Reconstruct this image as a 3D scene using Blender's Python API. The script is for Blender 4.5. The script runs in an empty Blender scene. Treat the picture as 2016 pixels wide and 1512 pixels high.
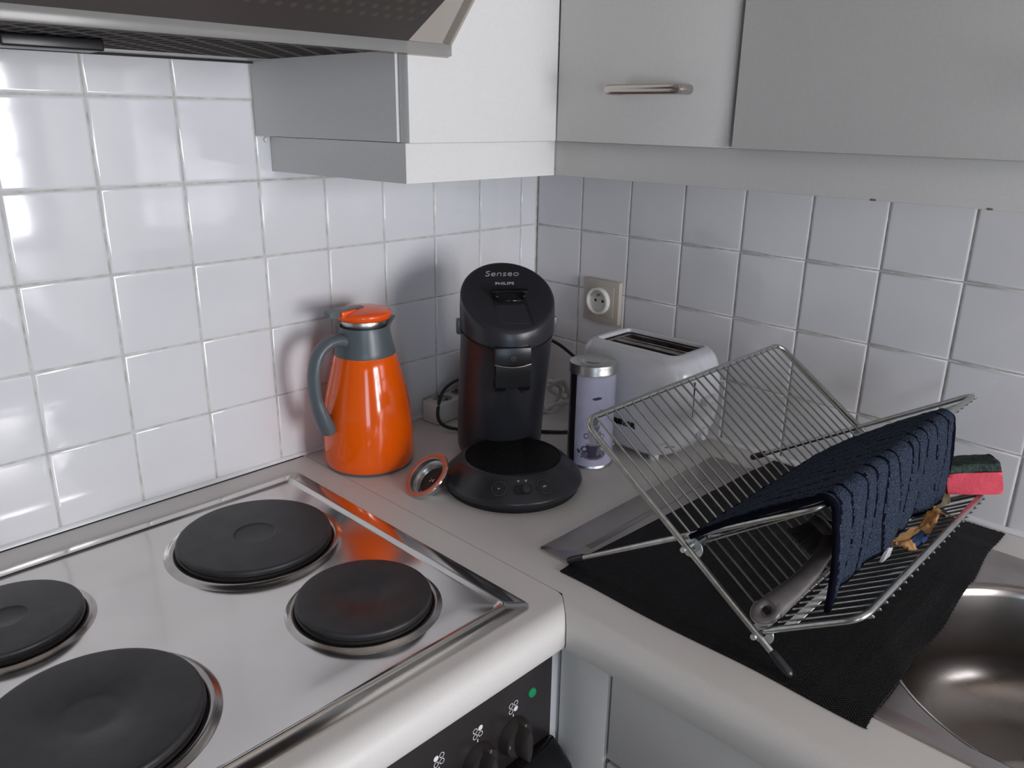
import bpy, bmesh, math, random
from mathutils import Vector, Matrix, noise
random.seed(7)
PI = math.pi
sc = bpy.context.scene
COL = sc.collection

# ------------------------------------------------------------------ materials
def mat(name, col=(.5,.5,.5), rough=.5, metal=0., var=0., vscale=20., bump=0., bscale=200., rvar=0.,
        coat=0., spec=.5, trans=0., emit=None, stretch=None, ior=None, alpha=1., sheen=0., detail=3.):
    m = bpy.data.materials.new(name); m.use_nodes = True
    nt = m.node_tree; b = nt.nodes['Principled BSDF']
    b.inputs['Base Color'].default_value = (*col, 1); b.inputs['Roughness'].default_value = rough
    b.inputs['Metallic'].default_value = metal; b.inputs['Specular IOR Level'].default_value = spec
    b.inputs['Coat Weight'].default_value = coat; b.inputs['Coat Roughness'].default_value = .05
    b.inputs['Transmission Weight'].default_value = trans; b.inputs['Alpha'].default_value = alpha
    b.inputs['Sheen Weight'].default_value = sheen
    if ior: b.inputs['IOR'].default_value = ior
    if emit:
        b.inputs['Emission Color'].default_value = (*emit[0], 1); b.inputs['Emission Strength'].default_value = emit[1]
    tc = nt.nodes.new('ShaderNodeTexCoord'); mp = nt.nodes.new('ShaderNodeMapping')
    nt.links.new(tc.outputs['Object'], mp.inputs['Vector'])
    if stretch: mp.inputs['Scale'].default_value = stretch
    def nz(s):
        n = nt.nodes.new('ShaderNodeTexNoise'); n.inputs['Scale'].default_value = s; n.inputs['Detail'].default_value = detail
        nt.links.new(mp.outputs['Vector'], n.inputs['Vector']); return n
    if var:
        n = nz(vscale); r = nt.nodes.new('ShaderNodeValToRGB')
        r.color_ramp.elements[0].position = .3; r.color_ramp.elements[1].position = .7
        r.color_ramp.elements[0].color = (*[c*(1-var) for c in col], 1)
        r.color_ramp.elements[1].color = (*[min(1, c*(1+var)) for c in col], 1)
        nt.links.new(n.outputs['Fac'], r.inputs['Fac']); nt.links.new(r.outputs['Color'], b.inputs['Base Color'])
    if rvar:
        n = nz(vscale*.6+3); mr = nt.nodes.new('ShaderNodeMapRange')
        mr.inputs['To Min'].default_value = max(.02, rough-rvar); mr.inputs['To Max'].default_value = rough+rvar
        nt.links.new(n.outputs['Fac'], mr.inputs['Value']); nt.links.new(mr.outputs['Result'], b.inputs['Roughness'])
    if bump:
        n = nz(bscale); bp = nt.nodes.new('ShaderNodeBump'); bp.inputs['Strength'].default_value = bump
        bp.inputs['Distance'].default_value = .002
        nt.links.new(n.outputs['Fac'], bp.inputs['Height']); nt.links.new(bp.outputs['Normal'], b.inputs['Normal'])
    return m

M = {}
M['tile'] = mat('glazed_tile', (.77,.76,.775), .10, var=.02, vscale=9, bump=.10, bscale=14, coat=.3)
M['grout'] = mat('grout', (.56,.54,.50), .9, var=.25, vscale=60)
M['plaster'] = mat('wall_paint', (.27,.225,.19), .9, var=.02)
M['ceil'] = mat('ceiling_paint', (.62,.56,.51), .9)
M['floor'] = mat('floor_vinyl', (.20,.14,.10), .6, var=.2)
M['laminate'] = mat('grey_laminate', (.73,.715,.695), .42, var=.02, vscale=300, spec=.35)
M['laminate_edge'] = mat('laminate_edge', (.70,.69,.67), .4)
M['core'] = mat('chipboard', (.20,.17,.14), .9, var=.3)
M['worktop'] = mat('worktop_laminate', (.70,.67,.64), .36, var=.03, vscale=700, bump=.015, bscale=900, rvar=.04)
M['steel'] = mat('hob_steel', (.66,.635,.61), .15, 1, var=.05, vscale=9, rvar=.07, bump=.012, bscale=60)
M['sink'] = mat('sink_steel', (.46,.43,.41), .30, 1, var=.06, vscale=14, rvar=.05)
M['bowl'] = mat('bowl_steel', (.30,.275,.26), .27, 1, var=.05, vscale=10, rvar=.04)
M['chrome'] = mat('chrome', (.72,.72,.71), .12, 1, rvar=.03)
M['brushed'] = mat('brushed_nickel', (.50,.47,.44), .24, 1, bump=.02, bscale=300, stretch=(1,.05,1))
M['zinc'] = mat('zinc_wire', (.50,.51,.49), .30, 1, var=.12, vscale=120)
M['washer'] = mat('zinc_washer', (.60,.65,.63), .38, .8, var=.1, vscale=160)
M['iron'] = mat('cast_iron', (.030,.028,.030), .46, var=.25, vscale=40, bump=.05, bscale=250, spec=.45)
M['iron_rim'] = mat('iron_rim', (.05,.045,.042), .3, .6)
M['burnt'] = mat('heat_stained_steel', (.45,.425,.405), .2, 1, var=.2, vscale=18)
M['orange'] = mat('orange_enamel', (.98,.125,.003), .14, coat=.3, bump=.012, bscale=25)
M['orange_lid'] = mat('orange_plastic', (.95,.105,.008), .24, coat=.2)
M['slate'] = mat('slate_plastic', (.105,.128,.138), .34)
M['black'] = mat('black_plastic', (.012,.012,.014), .32)
M['dark'] = mat('dark_recess', (.006,.006,.007), .6)
M['machine'] = mat('anthracite_plastic', (.024,.024,.029), .33, bump=.03, bscale=900)
M['machine_low'] = mat('anthracite_body', (.030,.030,.036), .28, bump=.02, bscale=900)
M['button_ring'] = mat('button_ring', (.06,.06,.065), .3)
M['tray'] = mat('matt_black_tray', (.004,.004,.0045), .55, spec=.25)
M['gloss'] = mat('gloss_black', (.006,.006,.007), .12)
M['print_grey'] = mat('print_grey', (.42,.42,.42), .5)
M['print_white'] = mat('print_white', (.82,.82,.80), .5)
M['print_black'] = mat('print_black', (.01,.01,.01), .4)
M['print_faint'] = mat('print_faint', (.13,.12,.12), .5)
M['gasket'] = mat('silicone_gasket', (.66,.17,.10), .4)
M['grounds'] = mat('coffee_residue', (.018,.009,.006), .5, bump=.2, bscale=300)
M['white_pl'] = mat('white_plastic', (.74,.745,.78), .22, coat=.25)
M['white_cord'] = mat('white_cord', (.62,.60,.57), .45)
M['white_strip'] = mat('socket_block_plastic', (.66,.62,.59), .4)
M['beige'] = mat('beige_frame', (.50,.445,.37), .35)
M['beige2'] = mat('beige_insert', (.47,.425,.365), .38)
M['ivory'] = mat('ivory_socket', (.76,.74,.69), .28)
M['tin'] = mat('tin_lid', (.58,.57,.56), .34, 1, rvar=.05)
M['lav'] = mat('lavender_print', (.52,.51,.66), .25, var=.08, vscale=30, coat=.2)
M['lav_dark'] = mat('violet_black', (.02,.016,.028), .3)
M['cup_dark'] = mat('cup_dark', (.055,.045,.085), .3)
M['cup_mid'] = mat('cup_mid', (.17,.16,.20), .3)
M['cup_light'] = mat('cup_light', (.34,.32,.36), .3)
M['toast_in'] = mat('toaster_inside', (.055,.045,.038), .4, .5, var=.4, vscale=40)
M['toast_bar'] = mat('toaster_guard', (.30,.27,.24), .35, .9, var=.3, vscale=60)
M['panel'] = mat('oven_panel', (.027,.022,.023), .30)
M['knob'] = mat('oven_knob', (.030,.024,.023), .38)
M['door_glass'] = mat('oven_door_glass', (.008,.007,.008), .08)
M['white_enamel'] = mat('white_enamel', (.70,.71,.72), .3)
M['green'] = mat('green_lens', (.0,.22,.075), .2, emit=((.0,.45,.16), .12))
M['green2'] = mat('green_lens_ring', (.05,.42,.20), .3)
M['pink'] = mat('pink_foam', (.68,.075,.11), .85, bump=.35, bscale=260, var=.08, vscale=80)
M['scour'] = mat('green_scourer', (.030,.052,.042), .95, var=.6, vscale=180, bump=1., bscale=350)
M['old_sponge'] = mat('old_sponge', (.12,.10,.05), .9, var=.5, vscale=90, bump=.6, bscale=250)
M['taupe'] = mat('taupe_plastic', (.165,.145,.145), .32)
M['taupe_rim'] = mat('taupe_plastic_rim', (.26,.235,.23), .3)
M['bristle'] = mat('grey_bristle', (.16,.16,.165), .6, var=.3, vscale=300)
M['bristle_white'] = mat('white_bristle', (.72,.71,.69), .5)
M['tan'] = mat('tan_peel', (.80,.47,.20), .6, var=.15, vscale=90, bump=.3, bscale=150)
M['blue'] = mat('blue_patch', (.03,.075,.20), .5)
M['whitecloth'] = mat('white_paper', (.75,.76,.78), .6)
M['caulk'] = mat('caulk', (.78,.79,.80), .3, var=.05, vscale=30)
M['frame'] = mat('window_frame_paint', (.8,.8,.8), .4)

def weave_mat():
    m = bpy.data.materials.new('black_herringbone'); m.use_nodes = True
    nt = m.node_tree; N = nt.nodes; L = nt.links; b = N['Principled BSDF']
    tc = N.new('ShaderNodeTexCoord'); sx = N.new('ShaderNodeSeparateXYZ'); L.new(tc.outputs['Object'], sx.inputs[0])
    def math_(op, a, c=None):
        n = N.new('ShaderNodeMath'); n.operation = op
        for i, v in enumerate((a, c)):
            if v is None: continue
            if isinstance(v, (int, float)): n.inputs[i].default_value = v
            else: L.new(v, n.inputs[i])
        return n.outputs[0]
    x, y = sx.outputs[0], sx.outputs[1]
    tri = math_('PINGPONG', y, .012)                      # zigzag across the mat
    ph = math_('ADD', x, math_('MULTIPLY', tri, .9))
    s = math_('SINE', math_('MULTIPLY', ph, 2*PI/.0036))
    s2 = math_('SINE', math_('MULTIPLY', y, 2*PI/.0023))
    nz = N.new('ShaderNodeTexNoise'); nz.inputs['Scale'].default_value = 260; L.new(tc.outputs['Object'], nz.inputs['Vector'])
    h = math_('ADD', math_('ADD', s, math_('MULTIPLY', s2, .35)), math_('MULTIPLY', nz.outputs['Fac'], 1.2))
    r = N.new('ShaderNodeValToRGB'); r.color_ramp.elements[0].position = .35; r.color_ramp.elements[1].position = 1.
    r.color_ramp.elements[0].color = (.0025,.0025,.003,1); r.color_ramp.elements[1].color = (.024,.024,.026,1)
    L.new(math_('MULTIPLY', h, .5), r.inputs['Fac']); L.new(r.outputs['Color'], b.inputs['Base Color'])
    bp = N.new('ShaderNodeBump'); bp.inputs['Strength'].default_value = .6; bp.inputs['Distance'].default_value = .0005
    L.new(h, bp.inputs['Height']); L.new(bp.outputs['Normal'], b.inputs['Normal'])
    b.inputs['Roughness'].default_value = .55; b.inputs['Specular IOR Level'].default_value = .22
    return m
M['mat'] = weave_mat()

def terry_mat():
    m = mat('navy_terry', (.05,.062,.09), .95, bump=1., bscale=420, spec=.05)
    nt = m.node_tree; b = nt.nodes['Principled BSDF']
    tc = [n for n in nt.nodes if n.type == 'TEX_COORD'][0]
    n = nt.nodes.new('ShaderNodeTexNoise'); n.inputs['Scale'].default_value = 900; n.inputs['Detail'].default_value = 2
    nt.links.new(tc.outputs['Object'], n.inputs['Vector'])
    r = nt.nodes.new('ShaderNodeValToRGB'); e = r.color_ramp.elements
    e[0].position = .40; e[0].color = (.010,.013,.022,1); e[1].position = .66; e[1].color = (.062,.080,.120,1)
    nt.links.new(n.outputs['Fac'], r.inputs['Fac']); nt.links.new(r.outputs['Color'], b.inputs['Base Color'])
    return m
M['terry'] = terry_mat()
M['stitch'] = mat('navy_stitch', (.0035,.004,.009), .95, spec=.05)
M['terry_back'] = mat('black_terry', (.012,.012,.016), .95, bump=1., bscale=380, var=.5, vscale=300, spec=.1)

def visor_mat():
    m = bpy.data.materials.new('smoked_acrylic'); m.use_nodes = True
    nt = m.node_tree; N = nt.nodes; L = nt.links; out = N['Material Output']; N.remove(N['Principled BSDF'])
    t = N.new('ShaderNodeBsdfTransparent'); t.inputs[0].default_value = (.76,.735,.71,1)
    g = N.new('ShaderNodeBsdfGlossy'); g.inputs['Roughness'].default_value = .22; g.inputs['Color'].default_value = (.75,.73,.70,1)
    d = N.new('ShaderNodeBsdfDiffuse'); d.inputs[0].default_value = (.32,.31,.30,1)
    f = N.new('ShaderNodeFresnel'); f.inputs[0].default_value = 1.45
    m1 = N.new('ShaderNodeMixShader'); m1.inputs[0].default_value = .09
    L.new(t.outputs[0], m1.inputs[1]); L.new(d.outputs[0], m1.inputs[2])
    m2 = N.new('ShaderNodeMixShader'); gm = N.new('ShaderNodeNewGeometry'); iv = N.new('ShaderNodeMath'); iv.operation = 'SUBTRACT'; iv.inputs[0].default_value = 1; L.new(gm.outputs['Backfacing'], iv.inputs[1]); mu = N.new('ShaderNodeMath'); mu.operation = 'MULTIPLY'; L.new(f.outputs[0], mu.inputs[0]); L.new(iv.outputs[0], mu.inputs[1]); L.new(mu.outputs[0], m2.inputs[0]); L.new(m1.outputs[0], m2.inputs[1]); L.new(g.outputs[0], m2.inputs[2])
    L.new(m2.outputs[0], out.inputs[0]); return m
M['visor'] = visor_mat()
M['visor_lip'] = visor_mat(); M['visor_lip'].name = 'smoked_acrylic_lip'
for n_ in M['visor_lip'].node_tree.nodes:
    if n_.type == 'MIX_SHADER' and not n_.inputs[0].is_linked: n_.inputs[0].default_value = .42
    if n_.type == 'BSDF_DIFFUSE': n_.inputs[0].default_value = (.42,.42,.415,1)

def filter_mat():
    m = bpy.data.materials.new('expanded_metal_filter'); m.use_nodes = True
    nt = m.node_tree; N = nt.nodes; L = nt.links; b = N['Principled BSDF']
    tc = N.new('ShaderNodeTexCoord'); mp = N.new('ShaderNodeMapping'); L.new(tc.outputs['Object'], mp.inputs[0])
    mp.inputs['Rotation'].default_value = (0,0,math.radians(-24)); mp.inputs['Scale'].default_value = (62,26,62)
    br = N.new('ShaderNodeTexBrick'); br.offset = 0; br.inputs['Scale'].default_value = 1
    br.inputs['Brick Width'].default_value = 1; br.inputs['Row Height'].default_value = 1; br.inputs['Mortar Size'].default_value = .13
    br.inputs['Color1'].default_value = (.005,.0045,.0045,1); br.inputs['Color2'].default_value = (.005,.0045,.0045,1); br.inputs['Mortar'].default_value = (.15,.13,.12,1)
    L.new(mp.outputs[0], br.inputs[0]); L.new(br.outputs['Color'], b.inputs['Base Color'])
    bp = N.new('ShaderNodeBump'); bp.inputs['Strength'].default_value = .8; bp.inputs['Distance'].default_value = .002
    L.new(br.outputs['Fac'], bp.inputs['Height']); L.new(bp.outputs['Normal'], b.inputs['Normal'])
    b.inputs['Roughness'].default_value = .8; b.inputs['Specular IOR Level'].default_value = .1
    return m
M['filter'] = filter_mat()
M['hoodbody'] = mat('hood_enamel', (.055,.045,.041), .4)
M['perf_dot'] = mat('perforation', (.19,.135,.105), .5)
M['hood_strip'] = mat('hood_strip', (.42,.41,.40), .3, .8)
M['lip'] = mat('smoked_lip', (.27,.265,.26), .25)

# ------------------------------------------------------------------ geometry helpers
def obj(name, bm, m, parent=None, smooth=True, angle=40):
    me = bpy.data.meshes.new(name)
    bmesh.ops.recalc_face_normals(bm, faces=bm.faces)
    bm.to_mesh(me); bm.free()
    for x in (m if isinstance(m, (list, tuple)) else [m]): me.materials.append(x)
    if smooth:
        me.polygons.foreach_set('use_smooth', [True]*len(me.polygons))
        try: me.set_sharp_from_angle(angle=math.radians(angle))
        except Exception: pass
    o = bpy.data.objects.new(name, me); COL.objects.link(o)
    if parent: o.parent = parent
    return o
def tag(o, label, cat=None, group=None, kind=None):
    if label: o['label'] = label
    if cat: o['category'] = cat
    if group: o['group'] = group
    if kind: o['kind'] = kind
    return o
def thing(name, label, cat, loc=(0,0,0), rotz=0, group=None):
    o = bpy.data.objects.new(name, None); COL.objects.link(o); o.empty_display_size = .02
    o.location = loc; o.rotation_euler = (0,0,rotz); return tag(o, label, cat, group)
def struct(name, bm, m, **k):
    o = obj(name, bm, m, **k); o['kind'] = 'structure'; return o
def NB(): return bmesh.new()
def box(bm, lo, hi, bev=0, seg=2, mi=0, mtx=None):
    r = bmesh.ops.create_cube(bm, size=1); vs = r['verts']
    for v in vs:
        v.co = Vector([lo[i]+(v.co[i]+.5)*(hi[i]-lo[i]) for i in range(3)])
    fs = set(f for v in vs for f in v.link_faces); es = set(e for v in vs for e in v.link_edges)
    new = list(vs)
    for f in fs: f.material_index = mi
    if bev:
        g = bmesh.ops.bevel(bm, geom=list(es), offset=bev, segments=seg, affect='EDGES', profile=.5)
        new = list(set(g['verts']) | set(v for v in vs if v.is_valid))
        for f in g['faces']: f.material_index = mi
    if mtx is not None:
        for v in set(new):
            if v.is_valid: v.co = mtx @ v.co
    return bm
def lathe(bm, prof, seg=64, c=(0,0,0), mi=0, close=False, mtx=None):
    rings = []
    for r, z in prof:
        if r < 1e-6: rings.append([bm.verts.new((c[0], c[1], c[2]+z))])
        else: rings.append([bm.verts.new((c[0]+r*math.cos(2*PI*i/seg), c[1]+r*math.sin(2*PI*i/seg), c[2]+z)) for i in range(seg)])
    prs = list(zip(rings, rings[1:])) + ([(rings[-1], rings[0])] if close else [])
    for a, b in prs:
        for i in range(seg):
            j = (i+1) % seg
            if len(a) == 1 and len(b) == 1: continue
            if len(a) == 1: f = bm.faces.new((a[0], b[i], b[j]))
            elif len(b) == 1: f = bm.faces.new((a[i], b[0], a[j]))
            else: f = bm.faces.new((a[i], b[i], b[j], a[j]))
            f.material_index = mi
    if mtx is not None:
        for rg in rings:
            for v in rg: v.co = mtx @ v.co
    return bm
def loft(bm, rings, cap=True, mi=0, closed=True):
    V = [[bm.verts.new(p) for p in r] for r in rings]
    for a, b in zip(V, V[1:]):
        n = len(a)
        for i in range(n if closed else n-1):
            j = (i+1) % n
            f = bm.faces.new((a[i], a[j], b[j], b[i])); f.material_index = mi
    if cap and closed:
        for r in (V[0], V[-1]):
            f = bm.faces.new(r); f.material_index = mi
    return V
def smooth_path(pts, n=8):
    P = [Vector(p) for p in pts]; out = []
    for i in range(len(P)-1):
        p0 = P[max(i-1,0)]; p1 = P[i]; p2 = P[i+1]; p3 = P[min(i+2, len(P)-1)]
        for k in range(n):
            t = k/n
            out.append(.5*((2*p1)+(p2-p0)*t+(2*p0-5*p1+4*p2-p3)*t*t+(3*p1-p0-3*p2+p3)*t**3))
    out.append(P[-1]); return out
def tube(bm, pts, r, seg=10, mi=0, up=None, flat=1.0, cap=True):
    """round tube along a polyline; r may be a list; flat squashes it along the carried frame's second axis"""
    P = [Vector(p) for p in pts]; R = r if isinstance(r, (list, tuple)) else [r]*len(P)
    T = []
    for i in range(len(P)):
        a = P[max(i-1,0)]; b = P[min(i+1, len(P)-1)]; T.append((b-a).normalized())
    u = Vector(up) if up else (Vector((0,0,1)) if abs(T[0].z) < .9 else Vector((1,0,0)))
    rings = []
    for i, p in enumerate(P):
        u = (u - T[i]*u.dot(T[i])).normalized(); w = T[i].cross(u)
        rings.append([p+u*(R[i]*math.cos(2*PI*k/seg))*flat+w*(R[i]*math.sin(2*PI*k/seg)) for k in range(seg)])
    loft(bm, rings, cap, mi); return bm
def prism(bm, poly, axis, a, b, mi=0):
    """extrude a 2D polygon (in the other two axes, cyclic order) along axis from a to b"""
    def P(p, t):
        q = [0,0,0]; ax = [i for i in range(3) if i != axis]; q[axis] = t; q[ax[0]] = p[0]; q[ax[1]] = p[1]; return q
    loft(bm, [[P(p, a) for p in poly], [P(p, b) for p in poly]], True, mi); return bm
def rrect(cx, cy, hx, hy, r, z, n=6):
    out = []
    for (sx, sy, a0) in ((1,1,0),(-1,1,PI/2),(-1,-1,PI),(1,-1,1.5*PI)):
        for k in range(n+1):
            a = a0+PI/2*k/n; out.append((cx+sx*(hx-r)+r*math.cos(a), cy+sy*(hy-r)+r*math.sin(a), z))
    return out
def text(name, s, size, mtx, m, parent, shear=0, bold=0, extrude=.0003, sx=1.0):
    cu = bpy.data.curves.new('lettering', 'FONT'); cu.body = s; cu.size = size; cu.align_x = 'CENTER'; cu.align_y = 'CENTER'
    cu.extrude = extrude; cu.shear = shear; cu.offset = bold; cu.resolution_u = 4
    o = bpy.data.objects.new('lettering_tmp', cu); COL.objects.link(o); bpy.context.view_layer.update()
    me = bpy.data.meshes.new_from_object(o.evaluated_get(bpy.context.evaluated_depsgraph_get()))
    COL.objects.unlink(o); bpy.data.objects.remove(o)
    me.transform(mtx @ Matrix.Diagonal((sx,1,1,1))); me.materials.clear(); me.materials.append(m)
    q = bpy.data.objects.new(name, me); COL.objects.link(q); q.parent = parent; return q
def frame(o, x, y):
    """matrix with origin o, first axis along x, second near y"""
    x = Vector(x).normalized(); y = Vector(y); z = x.cross(y).normalized(); y = z.cross(x)
    return Matrix(((x.x,y.x,z.x,o[0]),(x.y,y.y,z.y,o[1]),(x.z,y.z,z.z,o[2]),(0,0,0,1)))

ZT = .9   # worktop height
# ------------------------------------------------------------------ room shell
def tiles(bm, us, vs, to3, nrm, g=.0010):
    """pillow edged tiles between the joint lines us x vs; to3 maps (u, v, height off the wall)"""
    for u0, u1 in zip(us, us[1:]):
        for v0, v1 in zip(vs, vs[1:]):
            tu, tv = random.uniform(-.0035,.0035), random.uniform(-.0035,.0035)
            hz = random.uniform(-.0002,.0002)
            uc, vc = (u0+u1)/2, (v0+v1)/2
            def ring(ins, h):
                return [to3(a, b, h+hz+(a-uc)*tu+(b-vc)*tv) for a, b in
                        ((u0+ins,v0+ins),(u1-ins,v0+ins),(u1-ins,v1-ins),(u0+ins,v1-ins))]
            rr = [ring(g, -.006), ring(g, -.0018), ring(g+.0005, -.0008), ring(g+.0016, -.00015), ring(g+.004, 0)]
            V = [[bm.verts.new(p) for p in r] for r in rr]
            for a, b in zip(V, V[1:]):
                for i in range(4):
                    f = bm.faces.new((a[i], a[(i+1)%4], b[(i+1)%4], b[i])); f.material_index = 0
            f = bm.faces.new(V[-1]); f.material_index = 0
VR = [.9022+.11*k for k in range(8)]
# left wall (behind the hob), plane y = 0
bm = NB(); box(bm, (-3.2,.0013,0), (.12,.12,2.5), mi=1)
us = [-.0456-.11*k for k in range(18)][::-1]+[-.0013]
tiles(bm, us, VR, lambda u, v, h: (u, -h, v), None)
box(bm, (-3.2,.0,1.672), (0,.004,2.5), mi=2)
struct('wall_left', bm, [M['tile'], M['grout'], M['plaster']], angle=60)
# right wall (behind the sink), plane x = 0
bm = NB(); box(bm, (.0013,-3.0,0), (.12,0,2.5), mi=1)
us = [-.1145-.1115*k for k in range(18)][::-1]+[-.0013]
tiles(bm, us, VR, lambda u, v, h: (-h, u, v), None)
box(bm, (.0,-3.0,1.672), (.004,0,2.5), mi=2)
struct('wall_right', bm, [M['tile'], M['grout'], M['plaster']], angle=60)
bm = NB(); box(bm, (-3.2,-3.0,-.1), (.12,.12,0)); struct('floor', bm, M['floor'], smooth=False)
bm = NB(); box(bm, (-3.2,-3.0,2.5), (.12,.12,2.6)); struct('ceiling', bm, M['ceil'], smooth=False)
bm = NB(); box(bm, (-3.3,-3.0,0), (-3.2,.12,2.5)); struct('wall_far', bm, M['plaster'], smooth=False)
WX0, WX1, WZ0, WZ1, WY = -1.00, -.14, .85, 1.85, -3.0
bm = NB()
VX0, VX1, VZ0, VZ1 = -2.95, -2.15, .35, 1.85  # opening for the added side window and its fill light
box(bm, (-3.3,WY-.12,0), (VX0,WY,2.5)); box(bm, (VX1,WY-.12,0), (WX0,WY,2.5)); box(bm, (VX0,WY-.12,0), (VX1,WY,VZ0)); box(bm, (VX0,WY-.12,VZ1), (VX1,WY,2.5)); box(bm, (WX1,WY-.12,0), (.12,WY,2.5))
box(bm, (WX0,WY-.12,0), (WX1,WY,WZ0)); box(bm, (WX0,WY-.12,WZ1), (WX1,WY,2.5))
struct('wall_window', bm, M['plaster'], smooth=False)
bm = NB(); t = .05
box(bm, (WX0,WY-.09,WZ0), (WX1,WY-.03,WZ0+t)); box(bm, (WX0,WY-.09,WZ1-t), (WX1,WY-.03,WZ1))
for x in (WX0, (WX0+WX1)/2-t/2, WX1-t): box(bm, (x,WY-.09,WZ0+t), (x+t,WY-.03,WZ1-t))
for k in (1,2): box(bm, (WX0+t,WY-.08,WZ0+(WZ1-WZ0)*k/3-.02), (WX1-t,WY-.04,WZ0+(WZ1-WZ0)*k/3+.02))
struct('window_1', bm, M['frame'], smooth=False)
bm = NB()
box(bm, (VX0,WY-.09,VZ0), (VX1,WY-.03,VZ0+t)); box(bm, (VX0,WY-.09,VZ1-t), (VX1,WY-.03,VZ1))
for x in (VX0, VX1-t): box(bm, (x,WY-.09,VZ0+t), (x+t,WY-.03,VZ1-t))
struct('added_side_window', bm, M['frame'], smooth=False)  # unseen extra window, added only to go with the side fill light
# sealant beads along the worktop
bm = NB(); prism(bm, [(-.0002,.9005),(-.0045,.9005),(-.0038,.9035),(-.0020,.906),(-.0002,.907)], 0, -1.9, -.001); struct('trim_1', bm, M['caulk'])
bm = NB(); prism(bm, [(-.0002,.9005),(-.0045,.9005),(-.0038,.9035),(-.0020,.906),(-.0002,.907)], 1, -2.2, -.008); struct('trim_2', bm, M['caulk'])

# ------------------------------------------------------------------ worktops
def nose(front, back):
    """worktop section (depth coordinate, z), rounded front nose; front < back"""
    r = .024; p = [(back,ZT)]
    for k in range(0, 10):
        a = PI/2+PI/2*k/9; p.append((front+r+r*math.cos(a), ZT-r+r*math.sin(a)))
    p += [(front,.862),(front+.003,.855),(front+.010,.853),(back,.853)]
    return p
t = thing('worktop', 'light grey laminate worktop around the steel hob, rounded front edge', 'worktop', (-1.2,-.3,.853))
bm = NB()
prof = nose(-.599, -.0005)
def xend(y): return -.5568 if y > -.566 else -.5568-(-.566-y)*.92
dense = []
for (a, b) in zip(prof, prof[1:]+prof[:1]):
    n = 110 if abs(a[0]-b[0]) > .2 else 1
    for k in range(n): dense.append((a[0]+(b[0]-a[0])*k/n, a[1]+(b[1]-a[1])*k/n))
HX0, HX1, HY0, HY1 = -1.16, -.615, -.548, -.07      # hob cut-out
loft(bm, [[(-1.9-t.location.x, y-t.location.y, z-t.location.z) for y, z in dense], [(xend(y)-t.location.x, y-t.location.y, z-t.location.z) for y, z in dense]])
obj('top_board', bm, M['worktop'], t)
bm = NB()   # dark joint seam against the other board
pts = [(-.5566,-.008,ZT-.0003),(-.5566,-.566,ZT-.0003)]+[(xend(y)+.0002, y, z-.0002) for y, z in prof[1:13] if y < -.566]
tube(bm, [Vector(p)-Vector(t.location) for p in pts], .0005, 6)
obj('seam', bm, M['core'], t)
bm = NB(); tube(bm, [Vector((-1.9,-.0052,ZT+.0002))-Vector(t.location), Vector((-.56,-.0052,ZT+.0002))-Vector(t.location)], .0011, 6); obj('wall_joint', bm, M['dark'], t)

t = thing('worktop', 'light grey laminate worktop around the sink, along the right wall', 'worktop', (-.3,-1.1,.853))
o = Vector(t.location)
SX0, SX1, SY0, SY1 = -.494, -.082, -1.33, -.485      # sink cut-out
bm = NB()
def bx(x0, y0, x1, y1): box(bm, Vector((x0,y0,.853))-o, Vector((x1,y1,ZT))-o)
bx(-.5562,SY1,-.0005,-.0005); bx(-.5562,-2.2,SX0,SY1); bx(SX1,-2.2,-.0005,SY1); bx(SX0,-2.2,SX1,SY0)
prof = nose(-.5885, -.5562)
def ystart(x): return -.5663-(-.5562-x)/.92
loft(bm, [[(x-o.x, ystart(x)-o.y, z-o.z) for x, z in prof], [(x-o.x, -2.2-o.y, z-o.z) for x, z in prof]])
obj('top_board', bm, M['worktop'], t)

# ------------------------------------------------------------------ hob
t = thing('hob', 'stainless steel electric hob with four black cast iron plates', 'hob', (-.89,-.308,ZT))
cx, cy, hx, hy = 0, 0, .2885, .2535
bm = NB(); rings = []
for ins, z, r in ((.0,.0002,.012),(.0003,.0022,.012),(.0015,.003,.012),(.0180,.0031,.010),(.0200,.0050,.010),(.0218,.0055,.010),(.0236,.0048,.010),(.0262,.0022,.009),(.030,.0014,.009),(.06,.0012,.010)):
    rings.append(rrect(cx, cy, hx-ins, hy-ins, r, z, 8))
loft(bm, rings); obj('steel_top', bm, M['steel'], t)
def hot_plate(x, y, r, dish):
    bm = NB()
    lathe(bm, [(r*1.17,.0010),(r*1.145,.0016),(r*1.11,.0040),(r*1.08,.0058),(r*1.05,.0056),(r*1.015,.0040),(r*.99,.0012)], 96, (x,y,0)); q = obj('trim_ring', bm, M['burnt'], t)
    bm = NB()
    pr = [(r*.99,.0015),(r*.992,.0120),(r*1.0,.0128),(r*1.0,.0148),(r*.99,.0164),(r*.975,.0171),(r*.95,.0173)]
    if dish: pr += [(r*.275,.0172),(r*.262,.0158),(r*.24,.0152),(r*.05,.0148),(0,.0148)]
    else: pr += [(r*.30,.0172),(r*.285,.0165),(r*.2,.0167),(r*.1,.0161),(0,.0161)]
    lathe(bm, pr, 96, (x,y,0)); p = obj('hot_plate', bm, M['iron'], t)
    bm = NB(); lathe(bm, [(r*.992,.0060),(r*1.012,.0064),(r*1.014,.0090),(r*.993,.0095)], 96, (x,y,0)); obj('plate_rim', bm, M['iron_rim'], p)
    q.parent = p
for a in ((.133,.098,.0965,True),(.151,-.117,.0765,False),(-.138,-.102,.0965,False),(-.148,.116,.0735,True)): hot_plate(*a)

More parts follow.
